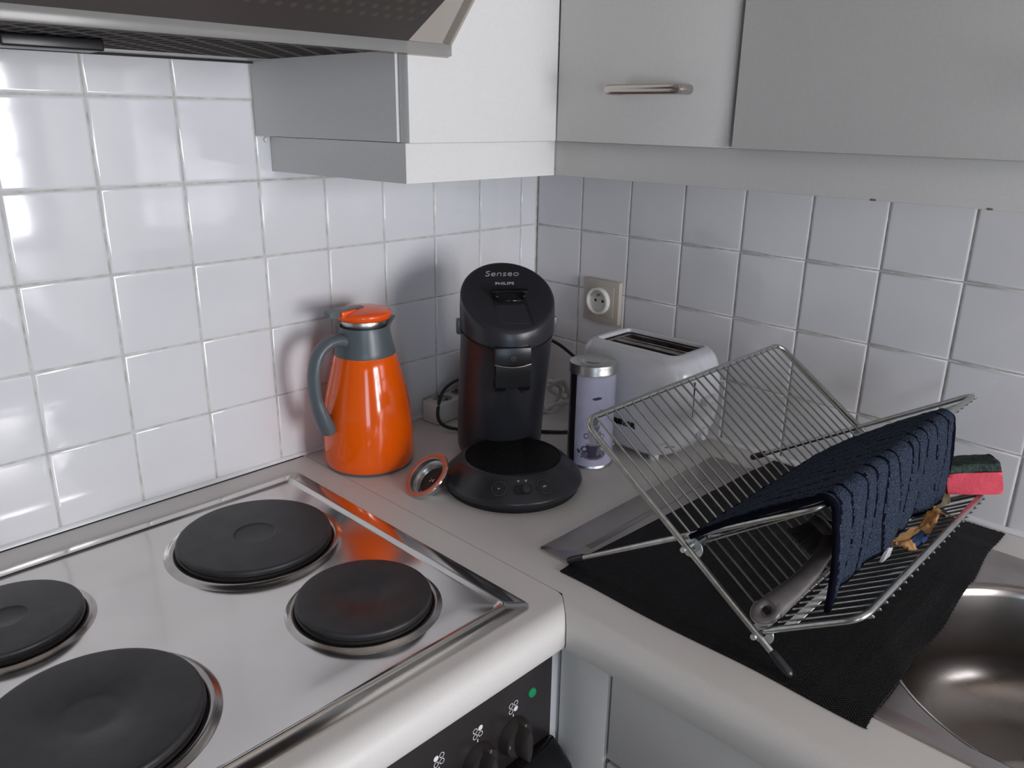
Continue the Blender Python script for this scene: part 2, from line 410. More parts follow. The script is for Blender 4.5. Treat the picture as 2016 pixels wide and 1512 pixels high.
# ------------------------------------------------------------------ oven
t = thing('oven', 'built-in oven with black control panel and knobs under the hob', 'oven', (-.88,-.575,0))
o = Vector(t.location)
def ob(name, lo, hi, m, bev=.001, parent=t, seg=2):
    bm = NB(); box(bm, Vector(lo)-o, Vector(hi)-o, bev, seg); return obj(name, bm, m, parent)
ob('housing', (-1.19,-.575,.0), (-.5535,-.02,.8525), M['white_enamel'])
pan = ob('control_panel', (-1.18,-.5785,.716), (-.5842,-.5755,.8385), M['panel'])
ob('oven_door', (-1.18,-.588,.15), (-.586,-.5755,.7135), M['door_glass'], .003)
bm = NB()
prof = [(-.5755,.7145),(-.5795,.7215),(-.586,.7225),(-.602,.7155),(-.622,.705),(-.6265,.697),(-.624,.690),(-.614,.690),(-.600,.700),(-.588,.704),(-.588,.6985),(-.5755,.698)]
loft(bm, [[(-1.178-o.x, y-o.y, z-o.z) for y, z in prof], [(-.598-o.x, y-o.y, z-o.z) for y, z in prof], [(-.590-o.x, -.5755-o.y+(y+.5755)*.93, z-o.z-.0005) for y, z in prof], [(-.584-o.x, -.5755-o.y+(y+.5755)*.72, z-o.z-.002) for y, z in prof]])
obj('door_handle', bm, M['gloss'], t)
def ring_flat(bm, x, z, r0, r1, y, n=20):
    A = [bm.verts.new((x+r0*math.cos(2*PI*k/n), y, z+r0*math.sin(2*PI*k/n))) for k in range(n)]
    B = [bm.verts.new((x+r1*math.cos(2*PI*k/n), y, z+r1*math.sin(2*PI*k/n))) for k in range(n)]
    for k in range(n): bm.faces.new((A[k], A[(k+1)%n], B[(k+1)%n], B[k]))
kx = [-.6500,-.7055,-.7610,-.8165,-.8720]
for i, x in enumerate(kx):
    k = thing('knob_tmp', None, None) if False else None
    bm = NB(); zc = .7605
    mt = Matrix.Translation((x-o.x, -.5788-o.y, zc)) @ Matrix.Rotation(PI/2, 4, 'X')
    lathe(bm, [(.0,0),(.0235,0),(.0225,.004),(.0205,.010),(.0200,.0115),(0,.012)], 40, mtx=mt)
    # grip: a tall lens shaped bar across the dial
    pts = []
    n = 14
    for d, s, w in ((.010,1.0,.0100),(.019,1.0,.0082),(.026,.97,.0062),(.0275,.92,.0045)):
        ringp = []
        for q in range(n+1):
            u = -1+2*q/n; ringp.append((w*(1-abs(u)**2.6*.88), .0225*s*u))
        for q in range(1, n): 
            u = 1-2*q/n; ringp.append((-w*(1-abs(u)**2.6*.88), .0225*s*u))
        pts.append([mt @ Vector((a, b, d)) for a, b in ringp])
    loft(bm, pts)
    kn = obj('control_knob', bm, M['knob'], t)
    for s, a, rr in (('0', 62, .0175), ('3', 178, .0172)):
        p = mt @ Vector((rr*math.cos(math.radians(a)), rr*math.sin(math.radians(a)), .0122))
        text('dial_numeral', s, .006, Matrix.Translation(p) @ Matrix.Rotation(PI/2, 4, 'X'), M['print_grey'], kn, extrude=.0001)
    bm = NB(); box(bm, (x-o.x-.0006,-.5789-o.y,.7868), (x-o.x+.0006,-.5785-o.y,.7905)); obj('pointer_mark', bm, M['print_white'], pan)
    bm = NB(); z0 = .7995
    fillq = [(1,0),(1,1),(0,1),(0,0),(1,0)][i]
    for a in (0,1):
        for b in (0,1):
            xx = x+.0002-o.x+(a-.5)*.0078; zz = z0+(b-.5)*.0078
            ring_flat(bm, xx, zz, .0000 if (a,b) == fillq else .0026, .0034, -.57875-o.y)
    bmesh.ops.remove_doubles(bm, verts=bm.verts, dist=1e-6)
    obj('plate_symbol', bm, M['print_white'], pan)
bm = NB(); mt = Matrix.Translation((-.6190-o.x,-.5786-o.y,.8020)) @ Matrix.Rotation(PI/2, 4, 'X')
lathe(bm, [(0,.0022),(.0040,.0020),(.0048,.0017),(.0054,.0010),(.0060,0)], 32, mtx=mt)
il = obj('indicator_light', bm, M['green'], t); tag(il, 'round green indicator lens')
bm = NB(); lathe(bm, [(.0046,.0021),(.0050,.0022),(.0054,.0016)], 32, mtx=mt); obj('lens_ring', bm, M['green2'], il)

# ------------------------------------------------------------------ base cabinet under the sink
t = thing('base_cabinet', 'light grey base cabinet below the sink worktop', 'cabinet', (-.3,-1.0,0)); o = Vector(t.location)
def cb(name, lo, hi, m=M['laminate'], bev=.0012, parent=None):
    bm = NB(); box(bm, Vector(lo)-o, Vector(hi)-o, bev); return obj(name, bm, m, parent or t)
bm = NB()
for lo, hi in (((-.548,-1.76,.10),(-.03,-1.742,.8525)), ((-.548,-.672,.10),(-.03,-.654,.8525)), ((-.548,-1.742,.10),(-.03,-.672,.118)), ((-.05,-1.742,.118),(-.03,-.672,.8525))):
    box(bm, Vector(lo)-o, Vector(hi)-o)
obj('carcass', bm, M['laminate'], t)
cb('filler_panel', (-.5705,-.6500,.10), (-.5525,-.5800,.8525))
cb('drawer_front', (-.5705,-1.145,.7255), (-.5525,-.6555,.8505))
cb('door', (-.5705,-1.145,.11), (-.5525,-.6555,.7185))
cb('door', (-.5705,-1.745,.11), (-.5525,-1.150,.8505))
cb('plinth', (-.52,-1.76,0), (-.505,-.60,.10))

# ------------------------------------------------------------------ sink
t = thing('sink', 'stainless steel inset sink with round bowl and drainer, partly under black mat', 'sink', (-.30,-1.036,ZT)); o = Vector(t.location)
x0, x1, y0, y1 = -.502, -.072, -1.345, -.477
BC = (-.303,-1.036); BR = .181
bm = NB(); xc, yc, hx, hy = (x0+x1)/2, (y0+y1)/2, (x1-x0)/2, (y1-y0)/2
rings = []
for ins, z, r in ((0,.0002,.006),(.0004,.0022,.006),(.0012,.0026,.006),(.0205,.0022,.010),(.0235,.0008,.010)):
    rings.append([Vector((a,b,c))-Vector((o.x,o.y,0)) for a, b, c in rrect(xc, yc, hx-ins, hy-ins, r, z, 8)])
V = loft(bm, rings, cap=False)
inner = V[-1]
nb = 72
circ = [bm.verts.new((BC[0]-o.x+BR*math.cos(2*PI*k/nb), BC[1]-o.y+BR*math.sin(2*PI*k/nb), .0008)) for k in range(nb)]
ee = [bm.edges.new((circ[k], circ[(k+1)%nb])) for k in range(nb)]
ie = [bm.edges.get((inner[k], inner[(k+1)%len(inner)])) for k in range(len(inner))]
bmesh.ops.triangle_fill(bm, use_beauty=True, edges=ee+ie)
for k in range(9):   # drainer ribs
    yy = -.52-.038*k
    box(bm, (x0+.05-o.x, yy-.005-o.y, .0006), (x1-.05-o.x, yy+.005-o.y, .0016), .0004)
obj('sink_top', bm, M['sink'], t, angle=25)
bm = NB()
pr = [(BR+.001,.0012),(BR-.002,.0006),(BR-.006,-.004),(BR-.009,-.012),(BR-.014,-.09),(BR-.022,-.118),(BR-.045,-.137),(BR-.075,-.145),(.055,-.150),(.046,-.151),(.044,-.154),(.040,-.156),(.030,-.157)]
lathe(bm, pr, 96, (BC[0]-o.x, BC[1]-o.y, 0)); bowl = obj('bowl', bm, M['bowl'], t, angle=60)
bm = NB()
dx, dy = BC[0]-o.x, BC[1]-o.y
lathe(bm, [(.0445,-.1525),(.040,-.1545),(.036,-.156),(.030,-.160),(.026,-.168),(.0,-.169)], 48, (dx,dy,0)); dr = obj('drain', bm, M['chrome'], t)
bm = NB()
for k in range(8):
    a = 2*PI*k/8; lathe(bm, [(.004,-.1672),(0,-.1671)], 12, (dx+.016*math.cos(a), dy+.016*math.sin(a), 0))
obj('drain_holes', bm, M['dark'], dr)

# ------------------------------------------------------------------ wall cabinets
def bar_handle(parent, base, a, b, out):
    """bow handle from a to b (points on the door face), standing off along out"""
    a, b, out = Vector(a)-base, Vector(b)-base, Vector(out)
    d = (b-a).normalized()
    pts = [a-out*.0, a+out*.016, a+out*.023+d*.002, a+out*.027+d*.008, b+out*.027-d*.008, b+out*.023-d*.002, b+out*.016, b]
    bm = NB(); tube(bm, smooth_path(pts, 5), .0062, 14, up=(0,0,1)); return obj('handle', bm, M['brushed'], parent)
ZD = 1.403; ZTOP = 2.08
# left cabinet beside the hood, slightly out of square at the wall
t = thing('wall_cabinet', 'light grey wall cabinet in the corner, beside the smoked hood', 'cabinet', (-.43,-.15,ZD)); o = Vector(t.location)
bm = NB(); loft(bm, [[Vector(p)-o for p in ((-.5945,-.001,z),(-.5665,-.2885,z),(-.31,-.2885,z),(-.31,-.001,z))] for z in (ZD+.001, ZTOP)])
obj('carcass', bm, M['laminate'], t, smooth=False)
bm = NB(); box(bm, Vector((-.5625,-.3075,ZD))-o, Vector((-.2995,-.2895,ZTOP))-o, .0012); obj('door', bm, M['laminate'], t)
t = thing('wall_cabinet', 'light grey wall cabinet with bow handle, right of the corner', 'cabinet', (-.15,-.43,ZD)); o = Vector(t.location)
bm = NB(); box(bm, Vector((-.280,-.5815,ZD+.001))-o, Vector((-.001,-.310,ZTOP))-o); obj('carcass', bm, M['laminate'], t, smooth=False)
bm = NB(); box(bm, Vector((-.299,-.5785,ZD))-o, Vector((-.281,-.3085,ZTOP))-o, .0012); d = obj('door', bm, M['laminate'], t)
bar_handle(d, o, (-.299,-.4175,1.4695), (-.299,-.5200,1.4695), (-1,0,0))
t = thing('wall_cabinet', 'wide light grey wall cabinet at the right edge of the picture', 'cabinet', (-.15,-.88,ZD)); o = Vector(t.location)
bm = NB(); box(bm, Vector((-.280,-1.19,ZD+.001))-o, Vector((-.001,-.5825,ZTOP))-o); obj('carcass', bm, M['laminate'], t, smooth=False)
bm = NB(); box(bm, Vector((-.302,-1.185,ZD))-o, Vector((-.282,-.5865,ZTOP))-o, .0012); d = obj('door', bm, M['laminate'], t)
bar_handle(d, o, (-.302,-.955,1.4695), (-.302,-1.083,1.4695), (-1,0,0))
ZB = 1.3545
t = thing('pelmet', 'grey trim board under the corner wall cabinet, facing the window', 'pelmet', (-.43,-.2,ZB)); o = Vector(t.location)
bm = NB(); loft(bm, [[Vector(p)-o for p in ((-.5725,-.001,z),(-.5555,-.2905,z),(-.282,-.2905,z),(-.282,-.2745,z),(-.5395,-.2745,z),(-.5565,-.001,z))] for z in (ZB, ZD-.0006)])
obj('board', bm, M['laminate'], t, smooth=False)
bm = NB(); lathe(bm, [(.0045,0),(.0042,.0022),(.0025,.0030),(0,.0030)], 20, mtx=Matrix.Translation(Vector((-.5785,-.0003,1.3985))-o) @ Matrix.Rotation(PI/2, 4, 'X')); obj('screw_cap', bm, M['ivory'], t)
t = thing('pelmet', 'long grey trim board under the two right-hand wall cabinets', 'pelmet', (-.28,-.7,ZB)); o = Vector(t.location)
bm = NB(); box(bm, Vector((-.2805,-1.19,ZB))-o, Vector((-.2645,-.2915,ZD-.0006))-o, .0008); obj('board', bm, M['laminate'], t)
for y, w in ((-.7515,.0035),(-.866,.003)):
    bm = NB(); box(bm, Vector((-.2808,y-w,ZB-.0004))-o, Vector((-.276,y+w,ZB+.0022))-o, .0008); obj('edge_chip', bm, M['core'], t)

# ------------------------------------------------------------------ cooker hood
t = thing('cooker_hood', 'dark cooker hood with smoked see-through visor above the hob', 'hood', (-.89,-.2,1.503)); o = Vector(t.location)
HL, HR = -1.195, -.5975
bm = NB(); prism(bm, [(a-o.y, b-o.z) for a, b in ((-.001,1.5045),(-.320,1.5045),(-.345,1.5068),(-.4300,1.5558),(-.4300,1.66),(-.001,1.66))], 0, HL-o.x, HR-o.x)
body = obj('hood_body', bm, M['hoodbody'], t, smooth=False)
bm = NB()   # perforated grille dots on the sloping front
sl = Vector((0,-.085,.049)).normalized(); nrm = Vector((0,-.049,-.085)).normalized()
for r in range(4):
    for k in range(34):
        p = Vector((-1.12+.0152*k+(r % 2)*.0076, -.345, 1.5068))+sl*(.046+r*.0125)+nrm*.0004-o
        lathe(bm, [(.0036,0),(0,.0002)], 10, mtx=Matrix.Translation(p) @ Vector((0,0,1)).rotation_difference(nrm).to_matrix().to_4x4())
obj('grille_perforations', bm, M['perf_dot'], body)
bm = NB(); box(bm, Vector((HL+.02,-.318,1.5025))-o, Vector((HR-.004,-.062,1.5042))-o); obj('grease_filter', bm, M['filter'], t, smooth=False)
bm = NB(); box(bm, Vector((HL,-.060,1.5015))-o, Vector((HR,-.004,1.5043))-o); obj('rear_strip', bm, M['hood_strip'], t, smooth=False)
bm = NB(); box(bm, Vector((HL,-.008,1.4990))-o, Vector((HR+.004,-.0008,1.5014))-o); obj('rear_gap', bm, M['dark'], t, smooth=False)
bm = NB(); box(bm, Vector((-.950,-.200,1.4908))-o, Vector((-.8585,-.160,1.5023))-o, .002, 3); s = obj('lamp_switch_bar', bm, M['black'], t); tag(s, 'black plastic bar on the underside')
VRX = -.578
bm = NB()   # visor: a lip and an outward leaning sheet, rounded lower corner
sec = [(-.3935,1.4962),(-.3975,1.5068),(-.4335,1.5475),(-.4700,1.5900),(-.5000,1.6250)]
th = .004
outer = [(y-.003, z-.0026) for y, z in sec]
V = []
for x in (HL-.01, VRX):
    V.append([Vector((x, y, z))-o for y, z in sec]+[Vector((x, y, z))-o for y, z in outer[::-1]])
loft(bm, V); obj('visor', bm, M['visor'], t, smooth=False)
bm = NB()
pts = [(HL-.01,-.3985,1.4968),(HL-.01,-.4005,1.5052)]
lo = [(x,-.3990,1.4955) for x in (HL-.01, VRX-.006)]+[(VRX-.0015,-.3995,1.4975),(VRX,-.4004,1.5005)]
box(bm, Vector((HL-.01,-.4025,1.4948))-o, Vector((VRX,-.3992,1.5068))-o, .0012, 2)
obj('visor_lip', bm, M['visor_lip'], t)
bm = NB()
fl = [Vector((VRX-.0015,y,z))-o for y, z in sec[1:]]+[Vector((VRX-.0015,y+.009,z+.002))-o for y, z in sec[:0:-1]]
loft(bm, [[p for p in fl], [p+Vector((.0025,0,0)) for p in fl]]); obj('visor_end', bm, M['visor'], t, smooth=False)

# ------------------------------------------------------------------ wall socket
t = thing('wall_socket', 'beige square wall socket with round white outlet on the tiles', 'socket', (0,-.1790,1.1065)); 
def sy(bm, prof, m4): lathe(bm, prof, 40, mtx=m4)
bm = NB(); box(bm, (-.0115,-.0415,-.0405), (-.0005,.0415,.0405), .0015); obj('frame', bm, M['beige'], t)
bm = NB(); box(bm, (-.0128,-.0300,-.0285), (-.0112,.0320,.0305), .0006); obj('insert_plate', bm, M['beige2'], t)
m4 = Matrix.Translation((-.0122,.003,.001)) @ Matrix.Rotation(-PI/2, 4, 'Y')
bm = NB(); sy(bm, [(.0255,0),(.0260,.006),(.0248,.0092),(.0222,.0098),(.0206,.0085),(.0202,.0008),(0,.0008)], m4); q = obj('outlet_ring', bm, M['ivory'], t)
bm = NB()
for a, b in ((-.0085,.000),(.0085,.000)): lathe(bm, [(.0029,.0010),(0,.0011)], 16, mtx=m4 @ Matrix.Translation((b, a, 0)))
obj('pin_holes', bm, M['dark'], q)
bm = NB(); lathe(bm, [(.0024,.001),(.0022,.0095),(0,.0105)], 16, mtx=m4 @ Matrix.Translation((.0115,0,0))); obj('earth_pin', bm, M['brushed'], q)

# ------------------------------------------------------------------ thermos jug
t = thing('thermos_jug', 'orange enamel thermos jug with slate grey handle against the tiles', 'jug', (-.4896,-.092,ZT))
bm = NB(); lathe(bm, [(0,.0035),(.066,.0035),(.0690,.0045),(.0712,.009),(.0718,.02),(.0717,.04),(.0708,.06),(.0690,.085),(.0668,.101),(.0637,.120),(.0600,.1355),(.0560,.152),(.0517,.169),(.0484,.1815),(.0470,.184),(0,.184)], 96); obj('body', bm, M['orange'], t)
bm = NB(); lathe(bm, [(0,.0),(.0665,.0),(.0690,.0015),(.0695,.0040),(.0680,.0052)], 72); obj('base_ring', bm, M['slate'], t)
tocam = Vector((-.698,-.999,0)).normalized(); hl = Vector((-.80,.60,0)).normalized()     # handle points to the left
hl = Vector((-.90,.0,0)).normalized(); sp = -hl
bm = NB(); seg = 72; rings = []
for r, z, spout in ((.0476,.1830,0),(.0478,.1845,0),(.0458,.193,0),(.0430,.204,0),(.0408,.214,.05),(.0393,.2215,.35),(.0388,.2255,.75),(.0386,.2275,1.0)):
    ring = []
    for k in range(seg):
        a = 2*PI*k/seg; d = Vector((math.cos(a), math.sin(a), 0)); c = max(0, d.dot(sp)); w = c**14
        ring.append(d*(r+w*.020*spout)+Vector((0,0,z+w*.006*spout)))
    rings.append(ring)
for r, z, spout in ((.0362,.2270,1.0),(.0352,.219,.4),(.034,.208,0)):
    ring = []
    for k in range(seg):
        a = 2*PI*k/seg; d = Vector((math.cos(a), math.sin(a), 0)); c = max(0, d.dot(sp)); w = c**14
        ring.append(d*(r+w*.020*spout)+Vector((0,0,z+w*.006*spout)))
    rings.append(ring)
loft(bm, rings, cap=False); obj('collar', bm, M['slate'], t, angle=60)
bm = NB(); lathe(bm, [(.0335,.208),(.0335,.2290),(.0340,.2300),(.0340,.2340),(.0330,.2385),(.0,.2385)], 64); obj('stopper', bm, M['tin'], t)
bm = NB(); lathe(bm, [(.0,.2372),(.0362,.2378),(.0405,.2388),(.0430,.2420),(.0437,.2468),(.0428,.2492),(.0400,.2508),(.029,.2540),(.015,.2560),(0,.2566)], 72)
lid = obj('lid', bm, M['orange_lid'], t)
bm = NB(); m4 = frame((0,0,0), hl, Vector((0,0,1)).cross(hl))
box(bm, (.018,-.0125,.2445), (.0465,.0125,.2566), .0025, 3, mtx=m4); obj('lid_hinge_block', bm, M['orange_lid'], lid)
bm = NB()
loft(bm, [[m4 @ Vector((x, s*w, z)) for s, z in ((-1,zb),(1,zb),(1,zt),(-1,zt))] for x, w, zb, zt in ((.002,.0050,.2558,.2580),(.030,.0080,.2568,.2592),(.0470,.0090,.2562,.2590),(.0475,.0090,.2480,.2589),(.060,.0090,.2482,.2574),(.0640,.0080,.2495,.2562))])
obj('thumb_lever', bm, M['slate'], lid)
path = [hl*r+Vector((0,0,z)) for r, z in ((.030,.2040),(.048,.2110),(.067,.2085),(.0845,.194),(.0925,.168),(.0935,.140),(.0895,.114),(.0825,.092),(.0765,.077),(.0730,.0700))]
pp = smooth_path(path, 6); n = len(pp)
rad = [.0155-.0035*min(1,i/(n*.25)) if i < n*.25 else    .0120+.0052*math.sin(PI*min(1,max(0,(i/n-.6)/.45))) if i > n*.6 else .0120 for i in range(n)]
rad[-1] = .004; rad[-2] = .0085
bm = NB(); tube(bm, pp, rad, 18, up=hl, flat=.72); obj('handle', bm, M['slate'], t)

# ------------------------------------------------------------------ coffee machine (local -Y is its front)
t = thing('coffee_machine', 'black coffee pad machine with round drip tray in the corner', 'coffee machine', (-.384,-.3145,ZT), math.radians(-36))
bm = NB(); lathe(bm, [(0,.0),(.100,.0),(.1015,.002),(.1015,.010),(.090,.012)], 96); obj('foot', bm, M['dark'], t)
bm = NB(); lathe(bm, [(.0,.0085),(.098,.0085),(.1045,.010),(.1066,.0135),(.1060,.0175),(.1035,.0205),(.0985,.0250),(.090,.0335),(.081,.0420),(.0755,.0462),(.0728,.0470),(.0722,.0455),(.0,.0455)], 128); base = obj('base', bm, M['machine'], t)
bm = NB(); lathe(bm, [(0,.0466),(.066,.0466),(.0705,.0470),(.0712,.0480),(.0715,.0462)], 96); tr = obj('drip_tray', bm, M['tray'], t)
bm = NB()
for r in range(1, 5):
    for k in range(r*7):
        a = 2*PI*k/(r*7)+r*.3; lathe(bm, [(.0021,.0468),(0,.0469)], 8, (.0145*r*math.cos(a), .0145*r*math.sin(a), 0))
obj('tray_holes', bm, M['dark'], tr)
def circle(cx, cy, r, zf, n=96):
    return [(cx+r*math.cos(2*PI*k/n), cy+r*math.sin(2*PI*k/n), zf(cx+r*math.cos(2*PI*k/n), cy+r*math.sin(2*PI*k/n))) for k in range(n)]
TX, TY = -.002, .128
bm = NB(); rings = []
for z, r, dy in ((.002,.060,0),(.006,.0650,0),(.016,.0690,0),(.03,.0700,0),(.09,.0705,-.006),(.15,.0715,-.016),(.20,.0720,-.027)):
    rings.append(circle(TX+.006*z/.2, TY+dy, r, lambda x, y, z=z: z))
HY = TY-.035
def zbot(x, y, c=0): return .2270+(y-HY)*.27+c
rings.append(circle(TX+.006, HY, .0725, lambda x, y: zbot(x, y, -.0028)))
loft(bm, rings); tower = obj('tower', bm, M['machine_low'], t, angle=35)
bm = NB(); loft(bm, [circle(TX+.006, HY, .0705, lambda x, y: zbot(x, y, -.0030)), circle(TX+.006, HY, .0705, lambda x, y: zbot(x, y, .0015))]); obj('lid_gap', bm, M['dark'], t)
def ztop(x, y, c=0): return .2738+(y-HY)*.545+c
bm = NB()
HC = (TX+.006, HY)
loft(bm, [circle(*HC, .0722, lambda x, y: zbot(x, y, .0)), circle(*HC, .0735, lambda x, y: zbot(x, y, .0012)), circle(*HC, .0738, lambda x, y: .5*zbot(x, y)+.5*ztop(x, y)), circle(*HC, .0730, lambda x, y: ztop(x, y, -.004)), circle(*HC, .0720, lambda x, y: ztop(x, y, -.0015)), circle(*HC, .0700, lambda x, y: ztop(x, y, -.0002)), circle(*HC, .0670, lambda x, y: ztop(x, y, .0002)), circle(*HC, .03, lambda x, y: ztop(x, y, .0004))])
head = obj('lid', bm, M['machine'], t, angle=30)
# lid: lettering, latch recess and lever on the sloping top
ux = Vector((1,0,0)); uy = Vector((0,1,.545)).normalized(); un = ux.cross(uy)
def top(x, s, h=0):   # x across, s along the slope from the middle of the lid
    return Vector((HC[0], HC[1], .2740))+ux*x+uy*s+un*h
def topm(x, s, h=0): return frame(top(x, s, h), ux, uy)
text('lettering', 'Senseo', .0185, topm(-.003,.051,.0006), M['print_grey'], head, shear=.25, bold=-.0002, sx=1.05)
text('lettering', 'PHILIPS', .0082, topm(-.001,.027,.0006), M['print_grey'], head, bold=.0002, sx=1.15)
def quad(bm, pts, mi=0):
    f = bm.faces.new([bm.verts.new(p) for p in pts]); f.material_index = mi
bm = NB(); loft(bm, [[top(-.021,-.003,.0003), top(.026,-.003,.0003), top(.030,-.067,.0003), top(-.021,-.064,.0003)], [top(-.020,-.004,.0010), top(.025,-.004,.0010), top(.028,-.065,.0006), top(-.020,-.062,.0006)]])
obj('latch_recess', bm, M['machine_low'], head, smooth=False)
bm = NB()
loft(bm, [[top(-.025,.004,.0008), top(.027,.004,.0008), top(.027,-.024,.0008), top(-.022,-.024,.0008)], [top(-.025,.004,.0014), top(.027,.004,.0014), top(.027,-.024,.0014), top(-.022,-.024,.0014)]])
loft(bm, [[top(.0235,-.016,.0008), top(.0275,-.016,.0008), top(.0312,-.068,.0006), top(.0290,-.068,.0006)], [top(.0235,-.016,.0016), top(.0275,-.016,.0016), top(.0312,-.068,.0011), top(.0290,-.068,.0011)]])
obj('latch_slot', bm, M['dark'], head, smooth=False)
bm = NB()
box(bm, (-.027,-.004,.008), (.031,.004,.0125), .0012, 2, mtx=topm(0,-.002,0))
box(bm, (-.021,-.010,.001), (-.0165,.003,.010), .001, 1, mtx=topm(0,-.004,0)); box(bm, (.021,-.010,.001), (.0255,.003,.010), .001, 1, mtx=topm(0,-.004,0))
box(bm, (-.017,-.0105,.002), (.021,-.008,.005), .0008, 1, mtx=topm(0,-.008,0))
obj('latch_lever', bm, M['gloss'], head)
# spout under the lid
bm = NB()
box(bm, (-.0265,.014,.1830), (.0285,.070,.2120), .002, 2)
loft(bm, [[(x, y, z) for x, y in ((-.024,.085),(.0285,.085),(.0285,yf),(-.024,yf))] for z, yf in ((.184,.018),(.174,.017),(.162,.020),(.148,.022))])
for xc in (-.0165,.0205):
    loft(bm, [[(xc+dx, y, z) for dx, y in ((-w,.075),(w,.075),(w,yf),(-w,yf))] for z, yf, w in ((.149,.022,.0085),(.141,.026,.0080),(.1395,.030,.0055))])
    lathe(bm, [(.0045,.143),(.0035,.134),(0,.133)], 14, (xc,.036,0))
obj('spout', bm, M['black'], t)
bm = NB(); tube(bm, smooth_path([(-.0262,.0150,.1860),(-.012,.0118,.1835),(.001,.0108,.1825),(.014,.0118,.1835),(.0282,.0150,.1860)], 6), .0013, 8); obj('spout_edge', bm, M['brushed'], t)
bm = NB(); lathe(bm, [(.0055,0),(.005,.0012),(0,.0015)], 20, mtx=Matrix.Translation((.001,.0138,.1960)) @ Matrix.Rotation(PI/2, 4, 'X')); obj('spout_stud', bm, M['machine'], t)
for s in (-1, 1):
    bm = NB(); box(bm, (HC[0]+s*.0750-.004, HY-.002, .2140), (HC[0]+s*.0750+.004, HY+.012, .2380), .002, 2); obj('tank_tab', bm, M['slate'], t)
# buttons on the sloping base front
def slope(x, rr, zz):   # local frame on the base cone
    a = math.asin(x/rr); d = Vector((math.sin(a), -math.cos(a), 0)); tg = Vector((math.cos(a), math.sin(a), 0))
    up = (-d*.72+Vector((0,0,.69))).normalized(); return frame((d*rr)+Vector((0,0,zz)), tg, up)
for x in (-.034,.031):
    b = NB(); m4 = slope(x,.0905,.0330)
    lathe(b, [(.0112,.0002),(.0109,.0012),(.0101,.0014),(.0094,.0004),(0,.0004)], 32, mtx=m4); bt = obj('button', b, M['button_ring'], t)
    b = NB(); lathe(b, [(.0092,.0006),(.0086,.0016),(0,.0018)], 32, mtx=m4); obj('button_cap', b, M['machine'], bt)
    b = NB()
    for k in ((0,) if x < 0 else (-.0013,.0013)):
        tube(b, [m4 @ Vector((k*1.15-.0013*math.cos(PI*q/10), .0006-.0020*math.sin(PI*q/10), .0021)) for q in range(11)], .00032, 6)
    obj('cup_symbol', b, M['print_white'], bt)
b = NB(); m4 = slope(-.001,.0905,.0330)
loft(b, [[m4 @ Vector((x, y, z)) for x, y, _ in rrect(0,0,.0135,.0072,.007,0,6)] for z in (.0001,.0010)]); sw = obj('strength_switch', b, M['dark'], t)
b = NB(); lathe(b, [(.0068,.0008),(.0064,.0032),(.0052,.0036),(0,.0036)], 28, mtx=m4 @ Matrix.Translation((.0050,0,0))); obj('switch_slider', b, M['machine'], sw)
b = NB()
for k in (-.005,.006): 
    q = m4 @ Matrix.Translation((k,.0125,0))
    loft(b, [[q @ Vector((x, y, z)) for x, y in ((0,-.0022),(.0018,.0005),(.0013,.0018),(0,.0009),(-.0013,.0018),(-.0018,.0005))] for z in (.0003,.0008)])
obj('strength_symbol', b, M['print_grey'], t)
# mains cord, in world coordinates turned into the machine's own
inv = (Matrix.Translation(t.location) @ Matrix.Rotation(math.radians(-36), 4, 'Z')).inverted()
cw = [(-.205,-.17,1.065),(-.165,-.165,1.062),(-.125,-.170,1.045),(-.100,-.19,1.020),(-.080,-.225,.985),(-.090,-.248,.945),(-.120,-.252,.912),(-.160,-.246,.9035),(-.195,-.216,.9035),(-.225,-.175,.9035),(-.262,-.138,.904),(-.295,-.112,.9045),(-.318,-.088,.909),(-.322,-.070,.918),(-.311,-.055,.934),(-.285,-.038,.955),(-.25,-.03,.965),(-.215,-.0265,.963)]
bm = NB(); tube(bm, [inv @ p for p in smooth_path(cw, 7)], .0031, 10); obj('power_cord', bm, M['black'], t)
bm = NB(); lathe(bm, [(.016,.952),(.017,.957),(.012,.972),(0,.974)], 24); 
for v in bm.verts: v.co = inv @ (v.co+Vector((-.2,-.0262,0)))
obj('plug', bm, M['black'], t)

# ------------------------------------------------------------------ pad holder leaning by the machine
nrm = Vector((-.628,.136,.761)).normalized()
t = thing('pad_holder', 'steel coffee pad holder with orange-red rim tilted beside the coffee machine', 'pad holder', (-.4966,-.2453,.9262))
q = Vector((0,0,1)).rotation_difference(nrm); t.rotation_mode = 'QUATERNION'; t.rotation_quaternion = q
bm = NB(); lathe(bm, [(.0352,-.0026),(.0382,-.0022),(.0390,-.0004),(.0384,.0010),(.0350,.0000)], 64); obj('rim', bm, M['chrome'], t)
bm = NB(); lathe(bm, [(.0376,.0008),(.0370,.0022),(.0356,.0026),(.0346,.0018),(.0336,.0024),(.0318,.0026),(.0308,.0014),(.0306,-.0005)], 64); obj('gasket', bm, M['gasket'], t)
bm = NB(); lathe(bm, [(.0312,.0010),(.0303,.0004),(.0296,-.006),(.0275,-.0075),(.0268,-.0085),(.0255,-.0098),(.0250,-.0125),(.0238,-.0145),(.0230,-.0165),(0,-.0170),(0,-.0200),(.0245,-.0195),(.0265,-.0150),(.0285,-.0112),(.0300,-.0080),(.0345,-.0026)], 64); bw = obj('cup', bm, M['tin'], t)
bm = NB(); lathe(bm, [(.0228,-.0162),(.0222,-.0152),(0,-.0148)], 48); obj('sieve', bm, M['grounds'], t)
bm = NB()
for k in range(6):
    a = PI/3*k; tube(bm, [(.0015*math.cos(a),.0015*math.sin(a),-.0143),(.0052*math.cos(a),.0052*math.sin(a),-.0143)], .0008, 6)
